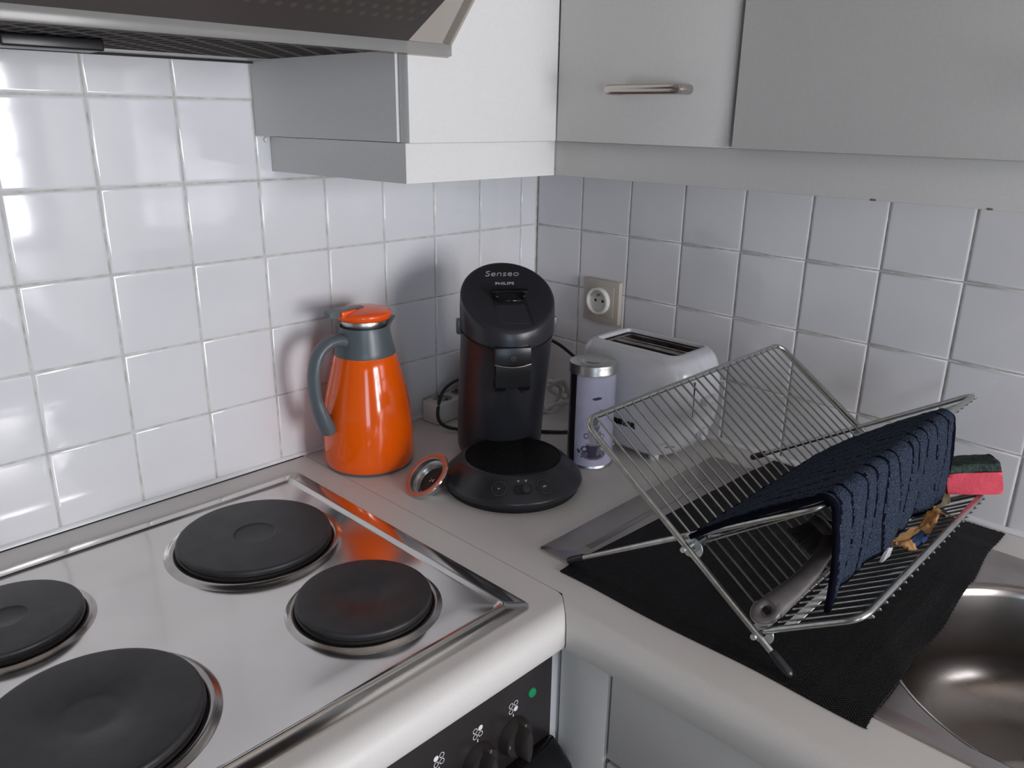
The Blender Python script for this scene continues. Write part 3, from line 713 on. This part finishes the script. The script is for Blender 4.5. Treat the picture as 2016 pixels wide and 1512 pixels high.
lathe(bm, [(.0014,-.0148),(0,-.0138)], 12); obj('valve_star', bm, M['brushed'], t)

# ------------------------------------------------------------------ coffee pad tin
t = thing('coffee_tin', 'tall round tin with lavender coffee cup print and silver lid', 'tin', (-.2325,-.3425,ZT))
TR = .0366
bm = NB(); lathe(bm, [(0,.001),(TR-.001,.0),(TR+.0006,.0008),(TR+.0006,.003),(TR,.004),(TR,.1570),(0,.1570)], 96); obj('body', bm, M['tin'], t)
vang = math.atan2(-1.0905+.3425, -1.1877+.2325)          # the printed side
def in_ell(s, z, cx, cz, a, b, rot=0):
    x, y = s-cx, z-cz; c, n = math.cos(rot), math.sin(rot); return ((x*c+y*n)/a)**2+((-x*n+y*c)/b)**2 <= 1
def in_cup(s, z, x, z0, w, h):
    if not z0 <= z <= z0+h: return False
    u = (z-z0)/h; return abs(s-x) <= w*(.38+.62*u**.45)
def pic(s, z):
    """printed picture: 0 lavender, 1 dark, 2 mid, 3 light"""
    x = .0068
    for a in ((.0085,.1205,.0080,.0024,.12),(.0120,.0975,.0045,.0012,.7),(.0080,.0925,.0020,.0010,.1),(.0150,.1010,.0022,.0008,.9),
              (-.0165,.0300,.0024,.0018,0),(-.0195,.0318,.0022,.0016,.5),(-.0180,.0282,.0018,.0014,0),(-.0140,.0345,.0014,.0010,.7),(-.0125,.0205,.0016,.0011,.4)):
        if in_ell(s, z, *a): return 1
    if in_ell(s, z, x, .0815, .0050, .0062): return 2
    if in_ell(s, z, x, .0760, .0095, .0022): return 3
    if in_cup(s, z, x, .0640, .0088, .0130): return 2
    if in_ell(s, z, x, .0655, .0115, .0020): return 3
    if in_cup(s, z, x, .0440, .0112, .0215): return 3 if s < x+.004 else 2
    for cx, cz, w, q in ((x-.0130,.0575,.0045,2),(x+.0128,.0570,.0040,2)):
        if in_ell(s, z, cx, cz, w, w*1.1) and not in_ell(s, z, cx, cz, w*.55, w*.65): return q
    if in_ell(s, z, x, .0445, .0125, .0022): return 3
    if in_ell(s, z, x, .0430, .0130, .0026): return 2
    if in_cup(s, z, x, .0215, .0128, .0215): return 1 if not in_ell(s, z, x+.009, .032, .004, .009, -.3) else 2
    if in_ell(s, z, x-.0150, .0350, .0052, .0055) and not in_ell(s, z, x-.0150, .0350, .0032, .0036): return 1
    if in_ell(s, z, x+.001, .0235, .0120, .0042): return 1
    if in_ell(s, z, x, .0260, .0205, .0095): return 2
    return 0
def wrap(name, s0, s1, z0, z1, dr, m, ns=48, nz=1, f=None):
    bm = NB()
    def P(s, z): a = vang+s/TR; return ((TR+dr)*math.cos(a), (TR+dr)*math.sin(a), z)
    V = [[bm.verts.new(P(s0+(s1-s0)*i/ns, z0+(z1-z0)*j/nz)) for j in range(nz+1)] for i in range(ns+1)]
    for i in range(ns):
        for j in range(nz):
            q = bm.faces.new((V[i][j], V[i+1][j], V[i+1][j+1], V[i][j+1]))
            if f: q.material_index = f(s0+(s1-s0)*(i+.5)/ns, z0+(z1-z0)*(j+.5)/nz)
    return obj(name, bm, m, t, angle=180)
lab = wrap('label', -.0265, .075, .0055, .1555, .0002, [M['lav'], M['cup_dark'], M['cup_mid'], M['cup_light']], 145, 214, pic)
wrap('label_stripe', -.0405, -.0275, .0055, .1555, .0002, M['lav_dark'])
bm = NB(); lathe(bm, [(TR+.0004,.1555),(TR+.0018,.1560),(TR+.0020,.1590),(TR+.0014,.1600),(TR+.0014,.1690),(TR+.0006,.1715),(TR-.002,.1725),(TR-.006,.1722),(TR-.008,.1732),(TR-.011,.1732),(TR-.013,.1722),(TR-.019,.1722),(TR-.021,.1735),(TR-.024,.1728),(0,.1726)], 96); obj('lid', bm, M['tin'], t)

# ------------------------------------------------------------------ toaster
t = thing('toaster', 'white two-slot toaster with rounded corners below the wall socket', 'toaster', (-.115,-.367,ZT))
bm = NB(); rings = []
for z, a, b, r in ((.0110,.040,.050,.030),(.0125,.052,.068,.035),(.0210,.060,.083,.040),(.040,.0660,.0975,.042),(.060,.0695,.1085,.042),(.090,.0705,.1125,.042),(.120,.0700,.1130,.042),(.145,.0690,.1115,.042),(.160,.0675,.1080,.042),(.172,.0650,.1035,.040),(.180,.0605,.0970,.036),(.1845,.0555,.0905,.030),(.1860,.0500,.0840,.022),(.1862,.0462,.0785,.012),(.1852,.0448,.0765,.007),(.180,.0440,.0755,.006),(.125,.0435,.075,.006)):
    rings.append(rrect(0, 0, a, b, r, z, 8))
loft(bm, rings); obj('shell', bm, M['white_pl'], t, angle=50)
bm = NB()
loft(bm, [rrect(0,0,.0433,.0748,.006,.1265,4), rrect(0,0,.0433,.0748,.006,.1805,4)], cap=False)
box(bm, (-.043,-.0745,.1262), (.043,.0745,.1272)); obj('bread_well', bm, M['toast_in'], t)
bm = NB()
for x, w in ((-.0400,.0028),(-.0100,.0026),(.0100,.0026),(.0400,.0028),(0,.0065)):
    box(bm, (x-w,-.0735,.150 if abs(x) > .001 else .130), (x+w,.0735,.1790 if abs(x) > .001 else .1775), .0006, 1)
box(bm, (-.0415,-.0745,.168), (.0415,-.0690,.1785), .0006, 1); box(bm, (-.0415,.0660,.168), (.0415,.0745,.1785), .0006, 1)
obj('bread_guard', bm, M['toast_bar'], t)
for x in (-.034,.034):
    for y in (-.045,.045):
        bm = NB(); lathe(bm, [(0,0),(.008,0),(.009,.003),(.009,.022)], 20, (x,y,0)); obj('foot', bm, M['white_pl'], t)
bm = NB(); tube(bm, [(-.0360,-.1113,.150),(-.0362,-.1118,.120),(-.0360,-.1113,.092)], .0009, 6); obj('lever_slot', bm, M['dark'], t)
bm = NB(); box(bm, (-.018,-.1245,.108), (.018,-.1090,.120), .003, 2); obj('lever', bm, M['white_pl'], t)
bm = NB(); lathe(bm, [(.011,0),(.010,.008),(0,.009)], 28, mtx=Matrix.Translation((.0,-.108,.055)) @ Matrix.Rotation(PI/2, 4, 'X')); obj('browning_dial', bm, M['white_pl'], t)
text('lettering', 'TRISTAR', .0120, frame((-.0709,-.0035,.0625), (0,-1,.0), (0,0,1)), M['print_black'], t, bold=.0006, extrude=.0008, sx=1.1)
bm = NB()
for k, (y, z) in enumerate(((-.088,.042),(-.0925,.044),(-.084,.040),(-.0965,.045))): tube(bm, [(-.0655+.003*(k%2),y,z),(-.0645,y-.003,z+.003),(-.0635,y-.006,z+.001)], .0006, 6)
obj('setting_marks', bm, M['cup_mid'], t)

# ------------------------------------------------------------------ extension socket block and white cable
t = thing('socket_block', 'white extension socket block against the tiles behind coffee machine', 'extension socket', (-.222,-.0275,ZT), math.radians(5))
bm = NB(); box(bm, (-.092,-.021,.0), (.092,.021,.0400), .004, 3); obj('housing', bm, M['white_strip'], t)
for x in (-.060,-.012,.036):
    bm = NB(); lathe(bm, [(.0192,.0398),(.0198,.0412),(.0186,.0416),(.0178,.0405)], 40, (x,0,0)); rg = obj('outlet', bm, M['white_strip'], t)
    bm = NB(); lathe(bm, [(.0178,.0403),(0,.0403)], 40, (x,0,0)); obj('outlet_well', bm, M['toast_bar'], rg)
    bm = NB(); lathe(bm, [(.0022,.040),(.0020,.0440),(0,.045)], 12, (x,.010,0)); box(bm, (x-.0016,-.014,.0403), (x+.0016,-.008,.0440)); obj('earth_contact', bm, M['print_faint'], rg)
bm = NB(); pts = []
for k in range(66):
    a = k/66*2*PI*2.3
    w = .031+.004*math.sin(k*.7); h = .030+.004*math.cos(k*.5)
    pts.append((-.112+w*math.cos(a)+.003*math.sin(k*.31), -.150+.018*math.sin(a*.29)-.010*math.cos(a), ZT+.034+h*math.sin(a)))
pts += [(-.085,-.12,.935),(-.060,-.13,.915),(-.045,-.17,.905)]
tube(bm, smooth_path(pts, 3), .0040, 8)
tube(bm, smooth_path([(-.145,-.165,.922),(-.115,-.178,.928),(-.085,-.170,.922),(-.06,-.155,.930)], 6), .0042, 8)
cb_ = obj('cable_bundle', bm, M['white_cord'])
tag(cb_, 'looped bundle of white cable between coffee machine and toaster', 'cable')

# ------------------------------------------------------------------ black woven mat
bm = NB()
mc = [(-.5235,-.5335),(-.0165,-.5585),(-.0150,-.8975),(-.5215,-.9110)]
nu, nv = 100, 70; th = .0022
def mpt(u, v, top):
    a = [mc[0][i]+(mc[1][i]-mc[0][i])*u for i in (0,1)]; b = [mc[3][i]+(mc[2][i]-mc[3][i])*u for i in (0,1)]
    x, y = a[0]+(b[0]-a[0])*v, a[1]+(b[1]-a[1])*v
    y += .0018*math.sin(u*9)*v**4+.0012*math.sin(u*23+1)*v**4
    x += .0015*math.sin(v*11+.4)*(1-u)**4
    z = ZT+.0028+.0008*noise.noise(Vector((x*14, y*14, 0)))
    d = math.hypot(x-BC[0], y-BC[1])
    if d < BR-.004: z -= min(.006, (BR-.004-d)*.16)
    if x < -.502: z -= min(.0022, (-.502-x)*.15)
    if x > -.075: z -= min(.0020, (x+.075)*.1)
    return (x, y, z+(th if top else 0))
G = {}
for top_ in (0, 1):
    for i in range(nu+1):
        for j in range(nv+1): G[top_, i, j] = bm.verts.new(mpt(i/nu, j/nv, top_))
for i in range(nu):
    for j in range(nv):
        bm.faces.new((G[1,i,j], G[1,i+1,j], G[1,i+1,j+1], G[1,i,j+1])); bm.faces.new((G[0,i,j], G[0,i,j+1], G[0,i+1,j+1], G[0,i+1,j]))
for i in range(nu):
    for j in (0, nv): bm.faces.new((G[0,i,j], G[0,i+1,j], G[1,i+1,j], G[1,i,j]))
for j in range(nv):
    for i in (0, nu): bm.faces.new((G[0,i,j], G[0,i,j+1], G[1,i,j+1], G[1,i,j]))
t = thing('dish_mat', 'black herringbone woven mat under the wire dish rack', 'mat', (0,0,0))
obj('weave', bm, M['mat'], t)
bm = NB()
for k in range(170):    # frayed ends of the short sides
    v = k/169; x, y, z = mpt(1, v, 1); l = random.uniform(.002,.0048)
    tube(bm, [(x-.001,y,z-.0012),(x+l*.6,y+random.uniform(-.0006,.0006),z-.0012),(x+l,y+random.uniform(-.001,.001),z-.0018)], .0006, 5)
    if k % 3 == 0:
        x, y, z = mpt(v, 1, 1); l = random.uniform(.0006,.0016); tube(bm, [(x,y+.0005,z-.001),(x,y-l,z-.0012)], .0006, 5)
tag(obj('frayed_threads', bm, M['mat'], t), None, kind='stuff')

# ------------------------------------------------------------------ folding wire dish rack
XN, XF = -.512, -.034
MZ = .9055
F1 = (-.8285,MZ+.004); A = (-.6986,.9985); T1 = (-.5515,1.1040); F2 = (-.5330,MZ+.003); T2 = (-.8344,1.0958); B = (-.7886,.9355); T3 = (-.8849,.9986)
t = thing('dish_rack', 'folding wire dish rack standing crosswise on the black mat', 'dish rack', (0,0,0))
def P3(x, yz): return Vector((x, yz[0], yz[1]))
def lerp(a, b, s): return (a[0]+(b[0]-a[0])*s, a[1]+(b[1]-a[1])*s)
def uframe(name, foot, tip, xn, xf, r=.0036, rc=.018, both=True):
    """rod from a foot up the near side, across the tip and down the far side"""
    L = math.hypot(tip[0]-foot[0], tip[1]-foot[1]); s = 1-rc/L
    pts = [P3(xn, foot)]
    for k in range(7):
        a = PI/2*k/6; pts.append(P3(xn+rc*(1-math.cos(a)), lerp(foot, tip, s+(1-s)*math.sin(a))))
    for k in range(6, -1, -1):
        a = PI/2*k/6; pts.append(P3(xf-rc*(1-math.cos(a)), lerp(foot, tip, s+(1-s)*math.sin(a))))
    pts.append(P3(xf, foot)); bm = NB(); tube(bm, pts, r, 12, up=(0,.6,.8)); return obj(name, bm, M['zinc'], t)
ex = lambda f, tip, d: lerp(f, tip, d/math.hypot(tip[0]-f[0], tip[1]-f[1]))
uframe('frame_rod', ex(F1, T1, .012), T1, XN, XF)
uframe('frame_rod', ex(F2, T2, .012), T2, XN+.0075, XF-.008)
uframe('frame_rod', B, T3, XN+.0075, -.125)
def rail(yz, x0, x1, r=.0033):
    bm = NB(); tube(bm, [P3(x0, yz), P3(x1, yz)], r, 12); return obj('pivot_rail', bm, M['zinc'], t)
rail((A[0]-.001,A[1]-.0068), XN+.004, XF-.004, .0040); rail((B[0]+.003,B[1]-.0060), XN+.004, XF-.004, .0030)
def wires(a, b, x0, x1, n, over=.004, off=(0,0), r=.00135, hook=0):
    d = Vector((b[0]-a[0], b[1]-a[1])).normalized(); nr = Vector((-d.y, d.x))
    for k in range(n):
        x = x0+(x1-x0)*k/(n-1)
        p = [(a[0]+off[0], a[1]+off[1]), (b[0]+off[0], b[1]+off[1])]
        e = Vector(p[1])+d*(over-.004)
        pts = [P3(x, p[0]), P3(x, tuple(e))]
        if hook:
            pts = [P3(x, p[0]), P3(x, tuple(e-d*.010)), P3(x, tuple(e-d*.002+nr*hook*.3)), P3(x, tuple(e+d*.0045+nr*hook*.4)), P3(x, tuple(e+d*.0060+nr*hook*1.0))]
        bm = NB(); tube(bm, pts, r, 8, up=(1,0,0)); obj('wire', bm, M['zinc'], t)
bm = NB(); c_ = ex(B, T3, .024); box(bm, (XN+.028, c_[0]-.0045, c_[1]-.0085), (-.140, c_[0]+.0045, c_[1]-.0070), .0003, 1); obj('cross_bar', bm, M['bristle_white'], t)
# wires lie just on the upper side of their rods
wires(ex(A, T1, -.010), T1, XN+.018, XF-.014, 26, off=(-.0016,.0022))
wires(ex(A, T2, .004), T2, XN+.022, XF-.018, 25, off=(-.0010,-.0036), over=.0075)
wires(ex(A, B, .006), ex(B, A, -.003), XN+.026, XF-.02, 25, off=(-.0026,.0030))
wires(ex(B, T3, .004), T3, XN+.022, -.140, 22, off=(-.0022,-.0036), over=.0075)
for (f, tip, x) in ((F1,T1,XN),(F2,T2,XN+.0075),(F1,T1,XF),(F2,T2,XF-.008)):
    d = Vector((0, tip[0]-f[0], tip[1]-f[1])).normalized(); p = P3(x, f); bm = NB()
    tube(bm, [p-d*.003, p-d*.0015, p+d*.002, p+d*.024, p+d*.027], [.002,.0042,.0052,.0050,.0038], 14); obj('foot_cap', bm, M['black'], t)
for (c, dx) in ((A,0),(B,0)):
    for x, s in ((XN,-1),(XF,1)):
        bm = NB(); m4 = Matrix.Translation((x, c[0], c[1])) @ Matrix.Rotation(PI/2, 4, 'Y')
        lathe(bm, [(0,-.0072),(.0030,-.0068),(.0034,-.0052),(.0028,-.0042),(.0028,.0150),(.0036,.0160),(.0034,.0185),(0,.0195)], 16, mtx=m4 if s < 0 else m4 @ Matrix.Rotation(PI, 4, 'Y'))
        pv = obj('pivot_pin', bm, M['washer'], t)
        bm = NB(); m5 = Matrix.Translation((x-s*.0125, c[0]-.0015, c[1]-.004)) @ Matrix.Rotation(PI/2, 4, 'Y')
        lathe(bm, [(.0035,-.0008),(.0120,-.0008),(.0123,0),(.0120,.0008),(.0035,.0008)], 32, close=True, mtx=m5); obj('washer', bm, M['washer'], pv)

# ------------------------------------------------------------------ cloth over the rack
bm = NB()
def sect(s):
    """cloth centre line: s in metres from the valley edge; returns y, z"""
    return None
d2 = Vector((T2[0]-A[0], T2[1]-A[1])); L2 = d2.length; d2.normalize(); n2 = Vector((d2.y, -d2.x))
if n2.y < 0: n2 = -n2
path = []
for k in range(9): s = .008+(L2-.014)*k/8; path.append(Vector(A)+d2*s+n2*(.0092+.003*math.sin(PI*k/8)))
cT = Vector(T2)
a0 = math.atan2(n2.y, n2.x)
for k in range(1, 6):
    a = a0+(PI+.03-a0)*k/5 if a0 > 0 else 0
    path.append(cT+Vector((math.cos(a), math.sin(a)))*.0100)
zt_ = path[-1].y
for k in range(1, 12): path.append(Vector((T2[0]-.0102-.0030*math.sin(PI*k/11), zt_-(zt_-.9865)*k/11)))
sp3 = smooth_path([(p.x, p.y, 0) for p in path], 6)
acc = [0]
for a, b in zip(sp3, sp3[1:]): acc.append(acc[-1]+(b-a).length)
LT = acc[-1]
def at(s):
    for i in range(len(acc)-1):
        if acc[i+1] >= s: 
            f = (s-acc[i])/max(1e-9, acc[i+1]-acc[i]); p = sp3[i].lerp(sp3[i+1], f); tg = (sp3[i+1]-sp3[i]).normalized(); return p, Vector((-tg.y, tg.x, 0))
    return sp3[-1], Vector((-1,0,0))
NU, NV = 170, 96; CX0, CX1 = -.5085, -.168
lines = [.035+.0875*k for k in range(12)]
def lw(u, v):
    """distance (in u) to the nearest stitched line at cloth position u, v"""
    m = 9
    for k, l in enumerate(lines): m = min(m, abs(u-(l+.012*math.sin(v*6+k*1.7)+.009*math.sin(v*15+k*2.9))))
    return m
G = {}; hang0 = None
for side in (0, 1):
    for j in range(NV+1):
        v = j/NV; s = v*LT; p, nn = at(s)
        for i in range(NU+1):
            u = i/NU
            # rounded corners at the valley end and small hem waves
            x0_, x1_ = CX0, CX1
            hang = max(0, (v-.56)/.44)
            x0_ += .008*hang; x1_ += .006*hang
            if v < .22: x1_ -= .040*(1-math.sqrt(max(0, 1-((.22-v)/.22)**2)))
            x = x0_+(x1_-x0_)*u
            dl = lw(u, v); puff = (1-math.exp(-(dl/.010)**2))
            h = .0032*(.22+.78*puff)+.0009*noise.noise(Vector((x*160, s*160, side*5)))
            h += .0
            wav = .0035*math.sin(u*13+2*v)*hang+.0022*math.sin(u*31+1)*hang
            lift = 0.004*hang*math.sin(u*5+.5)
            sg = 1 if side else -1
            dd = wav
            zoff = 0
            if hang > 0: zoff = hang*(.009*math.sin(PI*u)-.001*u)
            edge = min(u, 1-u, v*.8, (1-v)*.8)
            if edge < .012: h *= .75+.35*math.sin(edge/.012*PI/2)
            G[side, i, j] = bm.verts.new((x, p.x+nn.x*sg*h+(-dd if hang > 0 else 0), p.y+nn.y*sg*h+zoff))
def fm(i, j):
    u, v = (i+.5)/NU, (j+.5)/NV
    if lw(u, v) < .0072 and (noise.noise(Vector((u*9, v*7, 3))) > -.38): return 1
    if min(u, 1-u) < .011 or min(v, 1-v) < .018: return 1
    return 0
for i in range(NU):
    for j in range(NV):
        m_ = fm(i, j)
        f = bm.faces.new((G[1,i,j], G[1,i+1,j], G[1,i+1,j+1], G[1,i,j+1])); f.material_index = m_
        f = bm.faces.new((G[0,i,j], G[0,i,j+1], G[0,i+1,j+1], G[0,i+1,j])); f.material_index = m_
for i in range(NU):
    for j in (0, NV): f = bm.faces.new((G[0,i,j], G[0,i+1,j], G[1,i+1,j], G[1,i,j])); f.material_index = 1
for j in range(NV):
    for i in (0, NU): f = bm.faces.new((G[0,i,j], G[0,i,j+1], G[1,i,j+1], G[1,i,j])); f.material_index = 1
cl = obj('dish_cloth', bm, [M['terry'], M['stitch']], angle=180)
tag(cl, 'navy quilted terry cloth draped over the wire dish rack', 'cloth')

# ------------------------------------------------------------------ dish brush
t = thing('dish_brush', 'taupe plastic dish brush lying in the rack under the navy cloth', 'brush', (0,0,0))
hp = smooth_path([(-.4890,-.7915,.9590),(-.475,-.7945,.9640),(-.455,-.7985,.9705),(-.430,-.8030,.9815),(-.405,-.8045,.9945),(-.385,-.800,1.004),(-.365,-.793,1.008)], 6)
n = len(hp); rad = [.0140-.0055*min(1,i/(n*.6)) for i in range(n)]
bm = NB(); tube(bm, hp, rad, 16, up=(-.6,-.3,.65), flat=.55)
bm2 = bm
m4 = frame((-.4960,-.7895,.9570), (.70,-.30,.45), (.55,.70,.45))
R0, r0 = .0092, .0045
ringv = []
for i in range(32):
    a = 2*PI*i/32; row = []
    for k in range(12):
        b = 2*PI*k/12; rr = R0+r0*math.cos(b)*(1.0)
        row.append(bm.verts.new(m4 @ Vector((rr*1.25*math.cos(a), rr*math.sin(a), r0*.85*math.sin(b)))))
    ringv.append(row)
for i in range(32):
    for k in range(12): bm.faces.new((ringv[i][k], ringv[(i+1)%32][k], ringv[(i+1)%32][(k+1)%12], ringv[i][(k+1)%12]))
obj('handle', bm, M['taupe'], t)
bm = NB(); tube(bm, [m4 @ Vector(((R0+r0)*1.28*math.cos(PI/2+PI*i/20), (R0+r0)*1.02*math.sin(PI/2+PI*i/20), .0005)) for i in range(21)], .0009, 6); obj('handle_seam', bm, M['taupe_rim'], t)
bm = NB(); lathe(bm, [(0,.010),(.014,.010),(.019,.006),(.020,0),(.019,-.004),(0,-.004)], 28, mtx=frame((-.372,-.787,1.0005), (.80,.15,-.62), (.3,.9,.3)) @ Matrix.Diagonal((1.25,1,1,1))); obj('head', bm, M['taupe'], t)
bm = NB(); m5 = frame((-.372,-.787,1.0005), (.80,.15,-.62), (.3,.9,.3))
for k in range(150):
    a = random.uniform(0,2*PI); r = .0175*math.sqrt(random.random()); x, y = 1.25*r*math.cos(a), r*math.sin(a)
    tube(bm, [m5 @ Vector((x,y,-.003)), m5 @ Vector((x*1.35-.002,y*1.3,-.020)), m5 @ Vector((x*1.7-.004,y*1.55,-.030))], .0006, 4)
br = obj('bristles', bm, M['bristle'], t); tag(br, 'grey bristles', kind='stuff')

# ------------------------------------------------------------------ sponges and scraps on the lower wing
def wavy_box(bm, lo, hi, m4, mi=0, amp=.0006, n=(10,8,4)):
    r = bmesh.ops.create_cube(bm, size=1); vs = set(r['verts'])
    fs = list({f for v in vs for f in v.link_faces}); es = list({e for f in fs for e in f.edges})
    g = bmesh.ops.subdivide_edges(bm, edges=es, cuts=7, use_grid_fill=True)
    allv = {v for v in bm.verts if v.tag is False and not getattr(v, 'seen', False)}
    return None
def soft_box(name, size, m4, m, parent, amp, sc_=60, cuts=9):
    bm = NB(); bmesh.ops.create_cube(bm, size=1)
    bmesh.ops.subdivide_edges(bm, edges=list(bm.edges), cuts=cuts, use_grid_fill=True)
    for v in bm.verts:
        c = v.co.copy(); p = Vector((c.x*size[0], c.y*size[1], c.z*size[2]))
        q = 1-.03*((abs(c.x*2)**8)*(abs(c.y*2)**8)+(abs(c.z*2)**8)*(abs(c.y*2)**8)*.5+(abs(c.z*2)**8)*(abs(c.x*2)**8)*.5)
        nn = Vector((noise.noise(p*sc_), noise.noise(p*sc_+Vector((7,0,0))), noise.noise(p*sc_+Vector((0,9,0)))))*amp
        v.co = m4 @ (p*q+nn)
    return obj(name, bm, m, parent, angle=60)
t = thing('sponge', 'pink sponge with dark green scourer top on the rack end', 'sponge', (0,0,0))
# frame: long side seen from the camera, resting on the lower wing wires
sm = frame((-.1330,-.8560,1.0240), (.93,-.34,-.02), (.20,.66,.72))
SPM = frame((-.1310,-.8680,1.0135), (.48,-.86,.17), (.84,.50,-.13))
soft_box('foam', (.063,.045,.028), SPM, M['pink'], t, .0012)
soft_box('scourer', (.061,.045,.010), SPM @ Matrix.Translation((-.001,.001,.0195)), M['scour'], t, .0022, 90)
o_ = soft_box('scouring_pad', (.036,.034,.011), frame((-.147,-.836,.9880), (.80,-.45,.1), (.1,.2,.95)), M['old_sponge'], None, .002, 80)
tag(o_, 'worn brown-green scouring pad between navy cloth and pink sponge', 'scouring pad')
bm = NB(); nx, ny = 26, 8; W = {}
for i in range(nx+1):
    for j in range(ny+1):
        u, v = i/nx, j/ny
        W[i,j] = bm.verts.new((-.345+.150*u, -.852-.016*v+.003*math.sin(u*9), .9985-.006*u-.002*v+.012*v*math.sin(u*7.5+2.6)+.005*noise.noise(Vector((u*9,v*5,0)))))
for i in range(nx):
    for j in range(ny):
        f = bm.faces.new((W[i,j], W[i+1,j], W[i+1,j+1], W[i,j+1])); f.material_index = 1 if (.30 < i/nx < .46 and j > 2) else 0
bmesh.ops.solidify(bm, geom=list(bm.faces), thickness=.0012)
sc_o = obj('crumpled_scrap', bm, [M['tan'], M['blue']]); tag(sc_o, 'crumpled tan and blue scrap peeking below the cloth hem', 'scrap')
bm = NB(); loft(bm, [[(-.372,-.851,.9890),(-.352,-.852,.9895),(-.350,-.853,.9990),(-.360,-.852,1.002)], [(-.372,-.854,.9890),(-.352,-.855,.9895),(-.350,-.856,.9990),(-.360,-.855,1.002)]])
pc = obj('paper_scrap', bm, M['whitecloth'], smooth=False); tag(pc, 'small white paper corner showing below the cloth hem', 'scrap')

# ------------------------------------------------------------------ light
w = bpy.data.worlds.new('world'); sc.world = w; w.use_nodes = True
w.node_tree.nodes['Background'].inputs[0].default_value = (.75,.85,1,1); w.node_tree.nodes['Background'].inputs[1].default_value = .6
def area(name, loc, rot, sx, sy_, power, col):
    l = bpy.data.lights.new(name, 'AREA'); l.shape = 'RECTANGLE'; l.size = sx; l.size_y = sy_; l.energy = power; l.color = col
    o = bpy.data.objects.new(name, l); COL.objects.link(o); o.location = loc; o.rotation_euler = rot; return o
area('daylight', ((WX0+WX1)/2, WY-.14, (WZ0+WZ1)/2), (PI/2,0,0), WX1-WX0, WZ1-WZ0, 58, (.95,.955,1))
area('added_side_fill', ((VX0+VX1)/2, WY-.14, (VZ0+VZ1)/2), (PI/2,0,0), VX1-VX0, VZ1-VZ0, 20, (.62,.81,1))  # added bluish fill lamp, brightens the cabinet doors and drawer front

# ------------------------------------------------------------------ camera
cam = bpy.data.cameras.new('camera'); co = bpy.data.objects.new('camera', cam); COL.objects.link(co)
cam.sensor_width = 36; cam.sensor_fit = 'HORIZONTAL'; cam.lens = 28.068; cam.clip_start = .02
R_ = ((.6999,-.7141,.0146),(-.2179,-.2330,-.9478),(.6802,.6602,-.3186))
mx = Matrix((R_[0], [-a for a in R_[1]], [-a for a in R_[2]])).transposed()
co.matrix_world = Matrix.Translation((-1.1877,-1.0905,1.4363)) @ mx.to_4x4()
sc.camera = co
vs = sc.view_settings; vs.view_transform = 'Standard'; vs.look = 'None'; vs.gamma = 1; vs.use_curve_mapping = False; vs.exposure = 0.25
